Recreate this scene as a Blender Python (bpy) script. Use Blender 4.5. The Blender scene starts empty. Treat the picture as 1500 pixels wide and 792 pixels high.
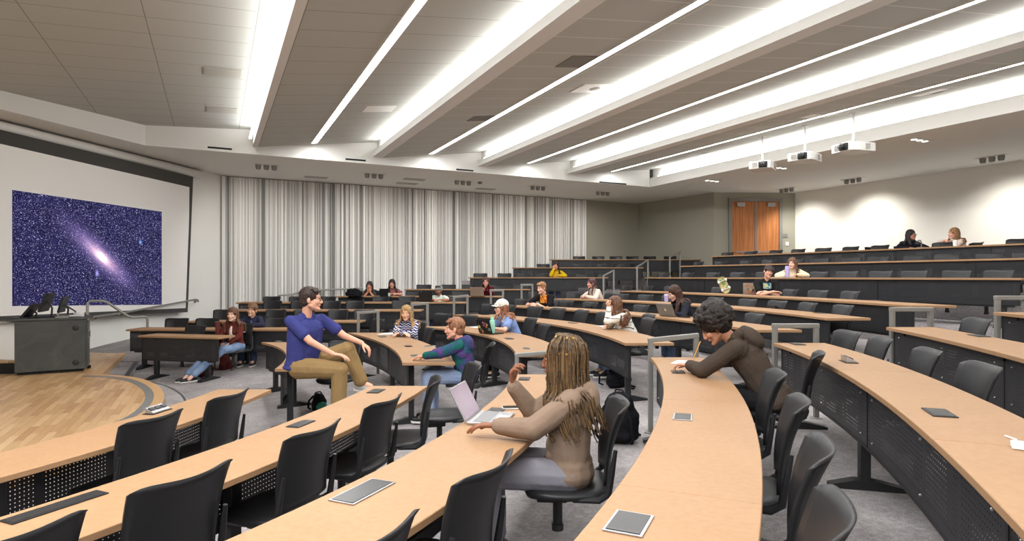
import bpy, bmesh, math, random
from math import sin, cos, pi, radians, hypot
from mathutils import Vector, Matrix, Quaternion, noise
S = bpy.context.scene
COL = S.collection
rnd = random.Random(7)

# ------------------------------------------------------------------ view
FL, HOR, CXP = 885.0, 405.0, 750.0            # focal length in px of the 1500 px frame, horizon row, centre column
YAW = math.atan2(436, FL); CA, SA = cos(YAW), sin(YAW)
EYE = 1.74                                    # eye height above the floor in front of the first row
cam = bpy.data.cameras.new('camera'); camo = bpy.data.objects.new('camera', cam); COL.objects.link(camo)
camo.location = (0, 0, EYE); camo.rotation_euler = (pi/2, 0, -YAW)
cam.sensor_width = 36; cam.lens = 36*FL/1500; cam.shift_y = (HOR-396)/1500; cam.clip_start = .05; cam.clip_end = 100
S.camera = camo

def cw(X, Z):                                  # camera-aligned ground coordinates to world ground coordinates
    return (X*CA+Z*SA, -X*SA+Z*CA)
def at(px, py, z):                             # where the sight line through (px,py) meets the height z
    h = EYE-z; Z = FL*h/(py-HOR); x, y = cw((px-CXP)/FL*Z, Z)
    return Vector((x, y, z))
def atZ(px, py, Z):
    x, y = cw((px-CXP)/FL*Z, Z); return Vector((x, y, EYE-(py-HOR)*Z/FL))
def px_of(x, y):
    X = x*CA-y*SA; Z = x*SA+y*CA
    return CXP+FL*X/Z
def depth(x, y): return x*SA+y*CA

# ------------------------------------------------------------------ object helpers
def tag(o, label=None, cat=None, group=None, kind=None):
    if label: o['label'] = label
    if cat: o['category'] = cat
    if group: o['group'] = group
    if kind: o['kind'] = kind
    return o
def empty(name, loc=(0, 0, 0), rz=0, label=None, cat=None, group=None):
    o = bpy.data.objects.new(name, None); COL.objects.link(o)
    o.empty_display_size = .1
    o.location = loc; o.rotation_euler = (0, 0, rz)
    return tag(o, label, cat, group)
def copy_tree(o, parent=None):
    c = o.copy(); COL.objects.link(c)
    if parent: c.parent = parent
    for ch in o.children: copy_tree(ch, c)
    return c

class MB:
    def __init__(s): s.v = []; s.f = []; s.uv = {}; s.col = {}
    def add(s, vs, fs):
        n = len(s.v); s.v += [tuple(v) for v in vs]; i0 = len(s.f)
        s.f += [tuple(i+n for i in f) for f in fs]; return i0
    def box(s, c, d, rz=0, M=None):
        hx, hy, hz = d[0]/2, d[1]/2, d[2]/2; cr, sr = cos(rz), sin(rz); vs = []
        for x in (-hx, hx):
            for y in (-hy, hy):
                for z in (-hz, hz):
                    p = (c[0]+x*cr-y*sr, c[1]+x*sr+y*cr, c[2]+z); vs.append(M @ Vector(p) if M else p)
        return s.add(vs, [(0,1,3,2),(4,6,7,5),(0,4,5,1),(2,3,7,6),(0,2,6,4),(1,5,7,3)])
    def prism(s, poly, z0, z1):                # poly of (x,y); z0/z1 numbers or functions
        n = len(poly); f0 = z0 if callable(z0) else (lambda *_: z0); f1 = z1 if callable(z1) else (lambda *_: z1)
        a = sum(poly[i][0]*poly[(i+1) % n][1]-poly[(i+1) % n][0]*poly[i][1] for i in range(n))
        if a < 0: poly = poly[::-1]
        vs = [(x, y, f0(x, y)) for x, y in poly]+[(x, y, f1(x, y)) for x, y in poly]
        return s.add(vs, [tuple(range(n-1, -1, -1)), tuple(range(n, 2*n))]+[(i, (i+1) % n, n+(i+1) % n, n+i) for i in range(n)])
    def tube(s, pts, r, n=10, cap=True):
        pts = [Vector(p) for p in pts]; rs = r if isinstance(r, (list, tuple)) else [r]*len(pts)
        vs = []; up = None
        for i, p in enumerate(pts):
            t = (pts[min(i+1, len(pts)-1)]-pts[max(i-1, 0)])
            t = t.normalized() if t.length > 1e-9 else Vector((0, 0, 1))
            if up is None:
                up = Vector((0, 0, 1)) if abs(t.z) < .9 else Vector((1, 0, 0))
            a = t.cross(up).normalized() if t.cross(up).length > 1e-6 else t.orthogonal().normalized()
            b = a.cross(t).normalized(); up = b
            for k in range(n):
                q = 2*pi*k/n; vs.append(p+(a*cos(q)+b*sin(q))*rs[i])
        fs = [(i*n+k, i*n+(k+1) % n, (i+1)*n+(k+1) % n, (i+1)*n+k) for i in range(len(pts)-1) for k in range(n)]
        if cap: fs += [tuple(range(n-1, -1, -1)), tuple((len(pts)-1)*n+k for k in range(n))]
        return s.add(vs, fs)
    def ell(s, c, r, M=None, n=14, m=10):      # ellipsoid
        vs = [(0, 0, 1)]; fs = []
        for j in range(1, m):
            t = pi*j/m
            for i in range(n): q = 2*pi*i/n; vs.append((sin(t)*cos(q), sin(t)*sin(q), cos(t)))
        vs.append((0, 0, -1)); L = len(vs)-1
        fs += [(0, 1+i, 1+(i+1) % n) for i in range(n)]
        for j in range(m-2):
            fs += [(1+j*n+i, 1+(j+1)*n+i, 1+(j+1)*n+(i+1) % n, 1+j*n+(i+1) % n) for i in range(n)]
        fs += [(L, 1+(m-2)*n+(i+1) % n, 1+(m-2)*n+i) for i in range(n)]
        c = Vector(c); rr = (r, r, r) if isinstance(r, (int, float)) else r
        out = []
        for v in vs:
            p = Vector((v[0]*rr[0], v[1]*rr[1], v[2]*rr[2]))
            if M: p = M @ p
            out.append(c+p)
        return s.add(out, fs)
    def cap(s, a, b, ra, rb=None, n=12):       # tapered capsule
        rb = ra if rb is None else rb; a = Vector(a); b = Vector(b); d = b-a
        if d.length < 1e-6: return s.ell(a, ra, n=n)
        t = d.normalized(); pts = []; rs = []
        for q in (90, 65, 40, 15): pts.append(a-t*ra*sin(radians(q))); rs.append(max(ra*cos(radians(q)), ra*.02))
        for q in (15, 40, 65, 90): pts.append(b+t*rb*sin(radians(q))); rs.append(max(rb*cos(radians(q)), rb*.02))
        # straight frame (all rings share one frame)
        u = t.orthogonal().normalized(); w = t.cross(u); vs = []
        for p, r in zip(pts, rs):
            for k in range(n): q = 2*pi*k/n; vs.append(p+(u*cos(q)+w*sin(q))*r)
        m = len(pts)
        fs = [(i*n+k, i*n+(k+1) % n, (i+1)*n+(k+1) % n, (i+1)*n+k) for i in range(m-1) for k in range(n)]
        fs += [tuple(range(n-1, -1, -1)), tuple((m-1)*n+k for k in range(n))]
        return s.add(vs, fs)
    def lathe(s, prof, c=(0, 0, 0), n=20):
        vs = []; m = len(prof)
        for r, z in prof:
            for k in range(n): q = 2*pi*k/n; vs.append((c[0]+r*cos(q), c[1]+r*sin(q), c[2]+z))
        fs = [(i*n+k, i*n+(k+1) % n, (i+1)*n+(k+1) % n, (i+1)*n+k) for i in range(m-1) for k in range(n)]
        fs += [tuple(range(n-1, -1, -1)), tuple((m-1)*n+k for k in range(n))]
        return s.add(vs, fs)
    def build(s, name, m, parent=None, smooth=False, bevel=0, origin=None, loc=None, seg=2):
        me = bpy.data.meshes.new(name)
        o3 = Vector(origin) if origin is not None else Vector((0, 0, 0))
        me.from_pydata([Vector(v)-o3 for v in s.v], [], s.f)
        if s.uv:
            uvl = me.uv_layers.new(name='uv')
            for p in me.polygons:
                if p.index in s.uv:
                    for li, c in zip(p.loop_indices, s.uv[p.index]): uvl.data[li].uv = c
        if s.col:
            ca = me.color_attributes.new('tint', 'FLOAT_COLOR', 'CORNER')
            for p in me.polygons:
                c = s.col.get(p.index, (1, 1, 1, 1))
                for li in p.loop_indices: ca.data[li].color = c
        me.validate(); me.update()
        bm = bmesh.new(); bm.from_mesh(me); bmesh.ops.recalc_face_normals(bm, faces=bm.faces)
        if bevel:
            es = [e for e in bm.edges if len(e.link_faces) == 2 and e.calc_face_angle(0) > .6]
            bmesh.ops.bevel(bm, geom=es, offset=bevel, segments=seg, profile=.6, affect='EDGES', clamp_overlap=True)
        bm.to_mesh(me); bm.free()
        if smooth:
            for p in me.polygons: p.use_smooth = True
            if smooth != 'all':
                try: me.set_sharp_from_angle(angle=radians(40))
                except Exception: pass
        if m: me.materials.append(m)
        o = bpy.data.objects.new(name, me); COL.objects.link(o)
        if parent is not None:
            o.parent = parent
        if loc is not None: o.location = loc
        elif origin is not None and parent is None: o.location = o3
        return o

# ------------------------------------------------------------------ materials
def lin(c): return tuple(((v/255)/12.92 if v/255 <= .04045 else ((v/255+.055)/1.055)**2.4) for v in c)+(1,)
class NT:
    def __init__(s, name):
        s.m = bpy.data.materials.new(name); s.m.use_nodes = True; s.t = s.m.node_tree; s.t.nodes.clear()
        s.out = s.n('ShaderNodeOutputMaterial')
    def n(s, t, **k):
        o = s.t.nodes.new(t)
        for a, b in k.items():
            if a.startswith('i_'):
                key = a[2:]; key = int(key) if key.isdigit() else key.replace('_', ' ')
                o.inputs[key].default_value = b
            else: setattr(o, a, b)
        return o
    def l(s, a, ai, b, bi): s.t.links.new(a.outputs[ai], b.inputs[bi])
    def math(s, op, a, b=None):
        o = s.n('ShaderNodeMath', operation=op)
        for i, q in enumerate((a, b)):
            if q is None: continue
            if isinstance(q, (int, float)): o.inputs[i].default_value = q
            else: s.t.links.new(q, o.inputs[i])
        return o.outputs[0]
    def mix(s, f, a, b):
        o = s.n('ShaderNodeMix', data_type='RGBA')
        for i, q in ((0, f), (6, a), (7, b)):
            if isinstance(q, (int, float, tuple)): o.inputs[i].default_value = q
            else: s.t.links.new(q, o.inputs[i])
        return o.outputs[2]
    def ramp(s, fac, stops):
        o = s.n('ShaderNodeValToRGB'); e = o.color_ramp.elements
        e[0].position, e[0].color = stops[0]; e[1].position, e[1].color = stops[-1]
        for p, c in stops[1:-1]: q = e.new(p); q.color = c
        s.t.links.new(fac, o.inputs[0]); return o.outputs[0]
    def bsdf(s, col, rough=.5, metal=0., spec=.5, bump=None, bd=.002, bs=.5, **k):
        b = s.n('ShaderNodeBsdfPrincipled'); b.inputs['Roughness'].default_value = rough if isinstance(rough, (int, float)) else .5
        if not isinstance(rough, (int, float)): s.t.links.new(rough, b.inputs['Roughness'])
        b.inputs['Metallic'].default_value = metal; b.inputs['Specular IOR Level'].default_value = spec
        if isinstance(col, tuple): b.inputs['Base Color'].default_value = col
        else: s.t.links.new(col, b.inputs['Base Color'])
        if bump is not None:
            q = s.n('ShaderNodeBump'); q.inputs['Strength'].default_value = bs; q.inputs['Distance'].default_value = bd
            s.t.links.new(bump, q.inputs['Height']); s.l(q, 0, b, 'Normal')
        for a, v in k.items(): b.inputs[a.replace('_', ' ')].default_value = v
        s.l(b, 0, s.out, 0); return b
def co(t, kind='Object'):
    return t.n('ShaderNodeTexCoord').outputs[kind]
def simple(name, rgb, rough=.5, metal=0., spec=.5, nz=.06, sc=30, bump=0.):
    t = NT(name); c = co(t); z = t.n('ShaderNodeTexNoise', i_Scale=sc, i_Detail=3.); t.t.links.new(c, z.inputs['Vector'])
    a = lin(rgb); d = tuple(v*(1-nz) for v in a[:3])+(1,); e = tuple(min(1, v*(1+nz)) for v in a[:3])+(1,)
    cc = t.mix(z.outputs[0], d, e)
    t.bsdf(cc, rough, metal, spec, bump=z.outputs[0] if bump else None, bd=bump or .001)
    return t.m
def emit(name, rgb, st):
    t = NT(name); e = t.n('ShaderNodeEmission', i_Color=lin(rgb), i_Strength=st); t.l(e, 0, t.out, 0); return t.m

M = {}
def mk_mats():
    M['black'] = simple('black_plastic', (33, 33, 35), .42, spec=.3, nz=.1, sc=60, bump=.0004)
    M['blackm'] = simple('black_powder_coat', (24, 24, 26), .5, nz=.1)
    M['grey_metal'] = simple('grey_painted_tube', (138, 137, 132), .4, .3, nz=.04)
    M['alu'] = simple('brushed_aluminium', (185, 185, 188), .32, .9, nz=.05)
    M['darkglass'] = simple('dark_glossy_plate', (20, 21, 22), .12, 0, .8, nz=.05)
    M['white'] = simple('white_paint', (226, 225, 221), .7, nz=.015, sc=4)
    M['wallwhite'] = simple('front_wall_paint', (238, 237, 233), .8, nz=.02, sc=2)
    M['wallgrey'] = simple('grey_wall_paint', (160, 157, 142), .85, nz=.02, sc=2)
    M['wallback'] = simple('back_wall_paint', (236, 233, 224), .85, nz=.02, sc=2)
    M['paper'] = simple('white_paper', (240, 240, 238), .8, nz=.02)
    M['projw'] = simple('white_projector_shell', (205, 203, 198), .45, nz=.02)
    M['dark'] = simple('matt_black', (14, 14, 15), .8)
    M['edge'] = simple('screen_border_cloth', (70, 68, 66), .9)
    M['led'] = emit('lamp_diffuser', (255, 253, 248), 9.)
    M['spotlit'] = emit('spot_lens', (255, 250, 240), 5.)
    # maple laminate
    t = NT('maple_laminate'); c = co(t); mp = t.n('ShaderNodeMapping'); mp.inputs['Scale'].default_value = (1, 1, 1)
    t.t.links.new(c, mp.inputs[0])
    z1 = t.n('ShaderNodeTexNoise', i_Scale=2.2, i_Detail=5., i_Roughness=.6, i_Distortion=.6); t.l(mp, 0, z1, 0)
    mp2 = t.n('ShaderNodeMapping'); mp2.inputs['Scale'].default_value = (9, 9, 60); mp2.inputs['Rotation'].default_value = (0, 0, .8); t.t.links.new(c, mp2.inputs[0])
    z2 = t.n('ShaderNodeTexNoise', i_Scale=4., i_Detail=4.); t.l(mp2, 0, z2, 0)
    a = t.mix(z1.outputs[0], lin((154, 119, 87)), lin((167, 133, 100)))
    sp = t.ramp(z2.outputs[0], [(.35, (.93, .91, .88, 1)), (.62, (1, 1, 1, 1))])
    mm = t.n('ShaderNodeMix', data_type='RGBA', blend_type='MULTIPLY'); mm.inputs[0].default_value = 1
    t.t.links.new(a, mm.inputs[6]); t.t.links.new(sp, mm.inputs[7])
    t.bsdf(mm.outputs[2], .5, spec=.22); M['maple'] = t.m
    # stage boards
    t = NT('oak_strip_floor'); c = co(t); mp = t.n('ShaderNodeMapping'); mp.inputs['Rotation'].default_value = (0, 0, pi/2); t.t.links.new(c, mp.inputs[0])
    br = t.n('ShaderNodeTexBrick', offset=.42, i_Scale=1., i_Mortar_Size=.0012, i_Brick_Width=.62, i_Row_Height=.075, i_Bias=0.)
    br.inputs['Color1'].default_value = (.12, .12, .12, 1); br.inputs['Color2'].default_value = (.9, .9, .9, 1); br.inputs['Mortar'].default_value = (.0, .0, .0, 1)
    t.l(mp, 0, br, 0)
    a = t.ramp(br.outputs[0], [(0, lin((120, 88, 55))), (.1, lin((176, 137, 95))), (.5, lin((196, 158, 113))), (1, lin((214, 180, 136)))])
    mp2 = t.n('ShaderNodeMapping'); mp2.inputs['Scale'].default_value = (3, 60, 3); t.l(mp, 0, mp2, 0)
    z = t.n('ShaderNodeTexNoise', i_Scale=1.5, i_Detail=4.); t.l(mp2, 0, z, 0)
    mm = t.n('ShaderNodeMix', data_type='RGBA', blend_type='MULTIPLY'); mm.inputs[0].default_value = 1
    t.t.links.new(a, mm.inputs[6]); t.t.links.new(t.ramp(z.outputs[0], [(.3, (.86, .84, .8, 1)), (.7, (1.03, 1.03, 1.03, 1))]), mm.inputs[7])
    t.bsdf(mm.outputs[2], .38, spec=.4); M['oak'] = t.m
    M['oakrim'] = simple('oak_rim', (196, 156, 110), .45, nz=.1, sc=12)
    # carpet
    t = NT('grey_carpet'); c = co(t)
    z1 = t.n('ShaderNodeTexNoise', i_Scale=1.7, i_Detail=7., i_Roughness=.7); t.t.links.new(c, z1.inputs[0])
    z2 = t.n('ShaderNodeTexNoise', i_Scale=190., i_Detail=2.); t.t.links.new(c, z2.inputs[0])
    z3 = t.n('ShaderNodeTexNoise', i_Scale=26., i_Detail=5., i_Roughness=.75); t.t.links.new(c, z3.inputs[0])
    f = t.math('ADD', t.math('MULTIPLY', z1.outputs[0], .35), t.math('ADD', t.math('MULTIPLY', z2.outputs[0], .35), t.math('MULTIPLY', z3.outputs[0], .35)))
    a = t.ramp(f, [(.38, lin((108, 104, 104))), (.53, lin((150, 145, 145))), (.68, lin((190, 184, 184)))])
    t.bsdf(a, .95, spec=.1, bump=z2.outputs[0], bd=.004, bs=.6); M['carpet'] = t.m
    M['nosing'] = simple('dark_step_nosing', (74, 73, 74), .7)
    M['nosel'] = simple('light_step_nosing', (176, 174, 170), .6)
    # perforated steel
    def perf(key, rad):
      t = NT('perforated_black_steel'); c = co(t, 'UV'); sep = t.n('ShaderNodeSeparateXYZ'); t.t.links.new(c, sep.inputs[0])
      P = .0245
      def cell(o): 
          q = t.math('MULTIPLY', o, 1/P); q = t.math('FRACT', q); return t.math('SUBTRACT', q, .5)
      fx, fy = cell(sep.outputs[0]), cell(sep.outputs[1])
      r2 = t.math('ADD', t.math('MULTIPLY', fx, fx), t.math('MULTIPLY', fy, fy))
      hole = t.math('LESS_THAN', r2, rad)
      # plain margins: z coordinate band 0.05..0.33 and blocks along the length
      band = t.math('MULTIPLY', t.math('GREATER_THAN', sep.outputs[1], .047), t.math('LESS_THAN', sep.outputs[1], .33))
      bl = t.math('FRACT', t.math('MULTIPLY', sep.outputs[0], 1/.47)); blk = t.math('GREATER_THAN', bl, .1)
      msk = t.math('MULTIPLY', hole, t.math('MULTIPLY', band, blk))
      b = t.bsdf(lin((38, 38, 41)), .45, spec=.4); tr = t.n('ShaderNodeBsdfTransparent'); mx = t.n('ShaderNodeMixShader')
      t.t.links.new(msk, mx.inputs[0]); t.l(b, 0, mx, 1); t.l(tr, 0, mx, 2); t.l(mx, 0, t.out, 0); M[key] = t.m
    perf('perf', .019); perf('perf_fine', .008)
    # ceiling tiles: grid lines in object space
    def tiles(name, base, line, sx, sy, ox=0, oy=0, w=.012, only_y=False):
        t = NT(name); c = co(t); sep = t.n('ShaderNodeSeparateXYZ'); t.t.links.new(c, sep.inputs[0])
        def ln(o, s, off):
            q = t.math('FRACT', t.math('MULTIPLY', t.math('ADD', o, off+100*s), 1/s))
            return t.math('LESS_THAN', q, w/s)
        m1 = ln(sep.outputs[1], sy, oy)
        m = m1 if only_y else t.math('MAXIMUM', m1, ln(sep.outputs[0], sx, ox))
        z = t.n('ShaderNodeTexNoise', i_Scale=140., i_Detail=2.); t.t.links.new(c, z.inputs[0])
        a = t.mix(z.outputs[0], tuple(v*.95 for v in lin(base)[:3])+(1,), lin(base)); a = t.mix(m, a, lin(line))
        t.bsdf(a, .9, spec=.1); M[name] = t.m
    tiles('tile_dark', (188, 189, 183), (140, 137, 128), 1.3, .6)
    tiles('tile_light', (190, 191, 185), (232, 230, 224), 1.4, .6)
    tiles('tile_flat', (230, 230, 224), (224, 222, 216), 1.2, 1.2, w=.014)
    # pleated wall: colour from the strips themselves
    t = NT('pleated_felt'); a = t.n('ShaderNodeVertexColor', layer_name='tint'); z = t.n('ShaderNodeTexNoise', i_Scale=3.)
    t.bsdf(a.outputs[0], .85, spec=.15); M['pleat'] = t.m
    # door veneer
    t = NT('cherry_door_veneer'); c = co(t); mp = t.n('ShaderNodeMapping'); mp.inputs['Scale'].default_value = (14, 14, .6); t.t.links.new(c, mp.inputs[0])
    z = t.n('ShaderNodeTexNoise', i_Scale=1.5, i_Detail=5.); t.l(mp, 0, z, 0)
    t.bsdf(t.ramp(z.outputs[0], [(.3, lin((164, 96, 50))), (.7, lin((206, 138, 84)))]), .4); M['door'] = t.m
    # lectern
    t = NT('charcoal_laminate'); c = co(t); z = t.n('ShaderNodeTexNoise', i_Scale=3., i_Detail=6., i_Distortion=1.5); t.t.links.new(c, z.inputs[0])
    t.bsdf(t.ramp(z.outputs[0], [(.35, lin((56, 58, 56))), (.7, lin((70, 72, 69)))]), .5); M['lectern'] = t.m
mk_mats()
# ------------------------------------------------------------------ rows of desks in plan
HK = [1.0, .93, .85, .75, .63, .52, .36, .02, -.30, -.60]       # how far each desk top lies below the eye
ZD = [EYE-h for h in HK]; ZF = [z-.74 for z in ZD]              # desk tops and tier floors
FIT = {  # section+row: (mid, coefficients, from, to)
'N1': (3.272, [-3.9527, -0.1769, -0.087], 1.95, 4.24), 'N2': (2.909, [-2.5958, -0.0435, -0.0524], .7, 4.49),
'N3': (3.113, [-1.4061, -0.0299, -0.059], .95, 4.99), 'N4': (3.394, [-0.3008, -0.0198, -0.0426, -0.0006], 1.0, 5.74),
'N5': (3.651, [0.8135, -0.0067, -0.0358, -0.0025], 1.0, 6.25), 'N6': (5.778, [1.7996, -0.0682, -.03], 3.0, 7.15),
'N7': (7.39, [2.66, -0.15, -.02], 4.6, 7.40),
'M1': (8.633, [0.8408, 0.0003, -0.104, -0.0043], 7.02, 9.97), 'M2': (8.02, [2.0976, 0.0756, -0.0571], 6.39, 10.22),
'M3': (7.631, [3.4811, 0.1398, -0.1069, -0.0077], 5.9, 10.0), 'M4': (8.162, [4.7883, 0.0551, -0.0716], 5.57, 11.3),
'M5': (8.868, [6.1905, -0.0641, -0.0504], 5.15, 12.2), 'M6': (8.277, [7.834, 0.1001, -0.06], 5.06, 12.5),
'M7': (8.23, [8.9935, 0.2039, -0.0313], 4.57, 12.6)}
DEP = {'N': .48, 'M': .56, 'F': .5}
def seg_pts(n):
    s = n[0]; k = int(n[1:])
    if n in FIT:
        um, c, a, b = FIT[n]; N = 40; P = []
        for i in range(N+1):
            u = a+(b-a)*i/N; v = sum(q*(u-um)**j for j, q in enumerate(c))
            P.append(((u+v)/2**.5, (u-v)/2**.5) if s == 'N' else (v, u))
        return P
    def ln(p, q, N=20): return [(p[0]+(q[0]-p[0])*i/N, p[1]+(q[1]-p[1])*i/N) for i in range(N+1)]
    if n == 'F1': return ln((.06, 11.04), (-1.17, 12.02))
    if s == 'F':
        Z, xa, xb = {2: (11.1, 468, 184), 3: (12.1, 527, 268), 4: (13.45, 616, 312), 5: (14.75, 683, 345), 6: (16.0, 735, 492),
                     7: (17.2, 777, 592), 8: (18.4, 891, 686), 9: (19.7, 943, 750), 10: (20.9, 1027, 806)}[k]
        return ln(cw((xa-CXP)/FL*Z, Z), cw((xb-CXP)/FL*Z, Z))
    X, xa, xb = {8: (10.4, 1497, 945), 9: (11.65, 1640, 996), 10: (13.05, 1640, 1040)}[k]
    def yat(px):                                # straight back rows run along y
        r = (px-CXP)/FL; dx, dy = r*CA+SA, -r*SA+CA; return X/dx*dy
    return ln((X, yat(xa)), (X, yat(xb)), 30)
class Row:
    def __init__(s, n):
        s.n = n; s.sec = n[0]; s.k = int(n[1:]); s.P = seg_pts(n); s.D = DEP[s.sec] if n != 'F1' else .42
        s.zd = EYE-{'F2': .97, 'F3': .90}.get(n, HK[s.k-1]); s.zf = s.zd-.74; s.L = [0]
        for a, b in zip(s.P, s.P[1:]): s.L.append(s.L[-1]+hypot(b[0]-a[0], b[1]-a[1]))
        s.len = s.L[-1]
    def fr(s, t):                                # frame at arc length t: point, tangent, outward normal
        P, L = s.P, s.L
        i = 0
        while i < len(L)-2 and L[i+1] < t: i += 1
        f = (t-L[i])/(L[i+1]-L[i]); a, b = P[i], P[i+1]
        tx, ty = b[0]-a[0], b[1]-a[1]; q = hypot(tx, ty); tx /= q; ty /= q
        # smooth tangent
        if 0 < i < len(P)-2:
            c = P[i+2]; d = P[i-1]
            t0 = Vector((b[0]-d[0], b[1]-d[1])).normalized(); t1 = Vector((c[0]-a[0], c[1]-a[1])).normalized()
            tt = t0.lerp(t1, min(max(f, 0), 1)).normalized(); tx, ty = tt
        return (a[0]+(b[0]-a[0])*f, a[1]+(b[1]-a[1])*f), (tx, ty), (ty, -tx)
    def at(s, t, d):
        p, tg, n = s.fr(t); return (p[0]+n[0]*d, p[1]+n[1]*d)
    def find(s, px, d):                          # arc length where the line offset by d shows at image column px
        best = None; N = 400
        for i in range(-40, N+41):
            t = s.len*i/N; x, y = s.at(t, d)
            if depth(x, y) < .3: continue
            e = abs(px_of(x, y)-px)
            if best is None or e < best[0]: best = (e, t)
        return best[1]
    def floor(s, d):
        k = s.k
        zn = {'F1': .03, 'F2': .10}.get(s.n, ZF[k] if k < 10 else 0)
        if k <= 4 and d > -.12: return s.zf+(zn-s.zf)*min(1, max(0, (d+.12)/1.2))
        return s.zf
ROWS = {}
for k in range(1, 11):
    for s_ in 'NMF':
        if s_ == 'N' and k > 7: continue
        ROWS[s_+str(k)] = Row(s_+str(k))

# ------------------------------------------------------------------ shell
A0 = Vector((.17, 18.95)); WD = Vector((-.6, -.8)); WN = Vector((.8, -.6))       # front wall: corner, direction, normal into the room
CZ = 4.59
def wallseg(name, p, q, m, z0=-.1, z1=5.9, th=.15, side=1):
    p = Vector(p); q = Vector(q); d = (q-p).normalized(); n = Vector((d.y, -d.x))*side*th
    b = MB(); b.prism([tuple(p), tuple(q), tuple(q+n), tuple(p+n)], z0, z1)
    return tag(b.build(name, m), kind='structure')
FE = A0+WD*17.2
wallseg('wall_front', A0, FE, M['wallwhite'], side=1)
wallseg('wall_side', (.17, 19.0), (14.85, 19.0), M['wallgrey'], side=-1)
wallseg('wall_alcove', (14.85, 19.0), (15.2, 15.35), M['wallgrey'], side=-1)
wallseg('wall_doors', (15.2, 15.35), (17.75, 14.2), M['wallgrey'], side=-1)
wallseg('wall_back', (17.75, 14.2), (17.9, -6), M['wallback'], side=-1)
wallseg('wall_near', (17.9, -6), (-10.2, -6), M['wallwhite'], side=-1)
wallseg('wall_left', (-10.2, -6), tuple(FE), M['wallwhite'], side=-1)

# floor: flat front area, sloped tiers 1-5, stepped tiers above
b = MB(); b.prism([(-10.3, -6.1), (18, -6.1), (18, 19.1), (-10.3, 19.1)], -.12, 0.0)
tag(b.build('floor', M['carpet']), kind='structure')
def tier_line(k):
    L = []
    if k <= 7:
        r = ROWS['N%d' % k]; t0 = -5.5
        for i in range(0, 17): L.append(r.at(t0+(r.len-t0)*i/16, -.12))
    m = ROWS['M%d' % k]
    if k > 7:
        L.append((m.P[0][0]-.12, -5.9)); 
        for i in range(0, 16): L.append((m.P[0][0]-.12, -5.9+(m.P[0][1]+5.9)*(i+1)/17))
    for i in range(0, 17): L.append(m.at(m.len*i/16, -.12))
    f = ROWS['F%d' % k]
    for i in range(0, 9): L.append(f.at((f.len)*i/8, -.12)+(f.zf,))
    e = f.at(f.len+(1.2 if k < 3 else 3.5), -.12)+(f.zf,); L.append(e)
    return L if k <= 7 else L[:1]+L[1:]
TL = {k: tier_line(k) for k in range(1, 11)}
n_ = min(len(v) for v in TL.values())
for k in TL: TL[k] = TL[k][-n_:] if len(TL[k]) > n_ else TL[k]
b = MB()
FARY = 18.98
def cl(p, k): return (max(-9, min(17.85, p[0])), max(-5.95, min(FARY, p[1])), (p[2] if len(p) > 2 else ZF[k-1])+.002)
for k in range(1, 11):
    A = [cl(p, k) for p in TL[k]]
    if k < 10: B = [cl(p, k+1) for p in TL[k+1]]
    else: B = [(17.88, max(-5.95, min(FARY, p[1]+0)), ZF[9]+.002) for p in A]
    for i in range(len(A)-1):
        up = k <= 4; za = A[i][2]
        b.add([A[i], (B[i][0], B[i][1], B[i][2] if up else A[i][2]), (B[i+1][0], B[i+1][1], B[i+1][2] if up else A[i+1][2]), A[i+1]], [(0, 1, 2, 3)])
        if k >= 6:                               # riser at the front of the tier
            zl = ZF[k-2]-.02
            b.add([(A[i][0], A[i][1], zl), (A[i][0], A[i][1], za), (A[i+1][0], A[i+1][1], za), (A[i+1][0], A[i+1][1], zl)], [(0, 1, 2, 3)])
tag(b.build('floor_tiers', M['carpet']), kind='structure')
b = MB(); b.prism([(13, 14), (17.9, 14), (17.9, 19), (13, 19)], .3, ZF[9]); tag(b.build('floor_landing', M['carpet']), kind='structure')

# low flat ceiling round the tray
TD = Vector((-.653, -.757))
tl0 = Vector((-1.35, 15.3)); tl1 = tl0+TD*13.5
b = MB()
b.prism([(-1.35, 15.3), (12.5, 15.3), (15.3, 15.3), (14.95, 19.05), (.1, 19.05), tuple(A0+WD*2.2)], CZ, CZ+.06)
b.prism([tuple(tl0), tuple(A0+WD*2.2), tuple(FE+Vector((0, .1))), tuple(tl1)], CZ, CZ+.06)
tag(b.build('ceiling_soffit', M['tile_flat']), kind='structure')
b = MB(); b.prism([(12.5, -6.05), (17.95, -6.05), (17.8, 14.3), (15.25, 15.4), (12.5, 15.3)], CZ, CZ+.06)
tag(b.build('ceiling_rear', M['tile_flat']), kind='structure')
# tray fascias
b = MB(); b.prism([(-1.35, 15.29), (12.41, 15.29), (12.41, 15.42), (-1.35, 15.42)], CZ-.001, 5.7)
n2 = Vector((-.757, .653))*.12
b.prism([tuple(tl0-n2*.08), tuple(tl1-n2*.08), tuple(tl1+n2), tuple(tl0+n2)], CZ-.001, 5.7)
tag(b.build('ceiling_fascia', M['white']), kind='structure')
b = MB(); b.prism([(12.42, -6), (12.52, -6), (12.52, 15.3), (12.42, 15.3)], CZ-.001, 4.87)
b.prism([(12.54, -6), (12.6, -6), (12.6, 15.3), (12.54, 15.3)], 4.8, 5.7)
tag(b.build('ceiling_fascia_rear', M['white']), kind='structure')
BX = [.80, 3.72, 6.60, 9.45, 12.42]; ZL, ZH = 4.77, 5.16; Y0, Y1 = -6.0, 15.3
for i, x in enumerate(BX[:4]):
    b = MB(); b.box((x+.06, (Y0+Y1)/2, (ZL+5.3)/2), (.12, Y1-Y0, 5.3-ZL))
    if i: b.box((x-.06, (Y0+Y1)/2, ZL+.07), (.12, Y1-Y0, .14))
    tag(b.build('ceiling_beam', M['white']), kind='structure')
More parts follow.
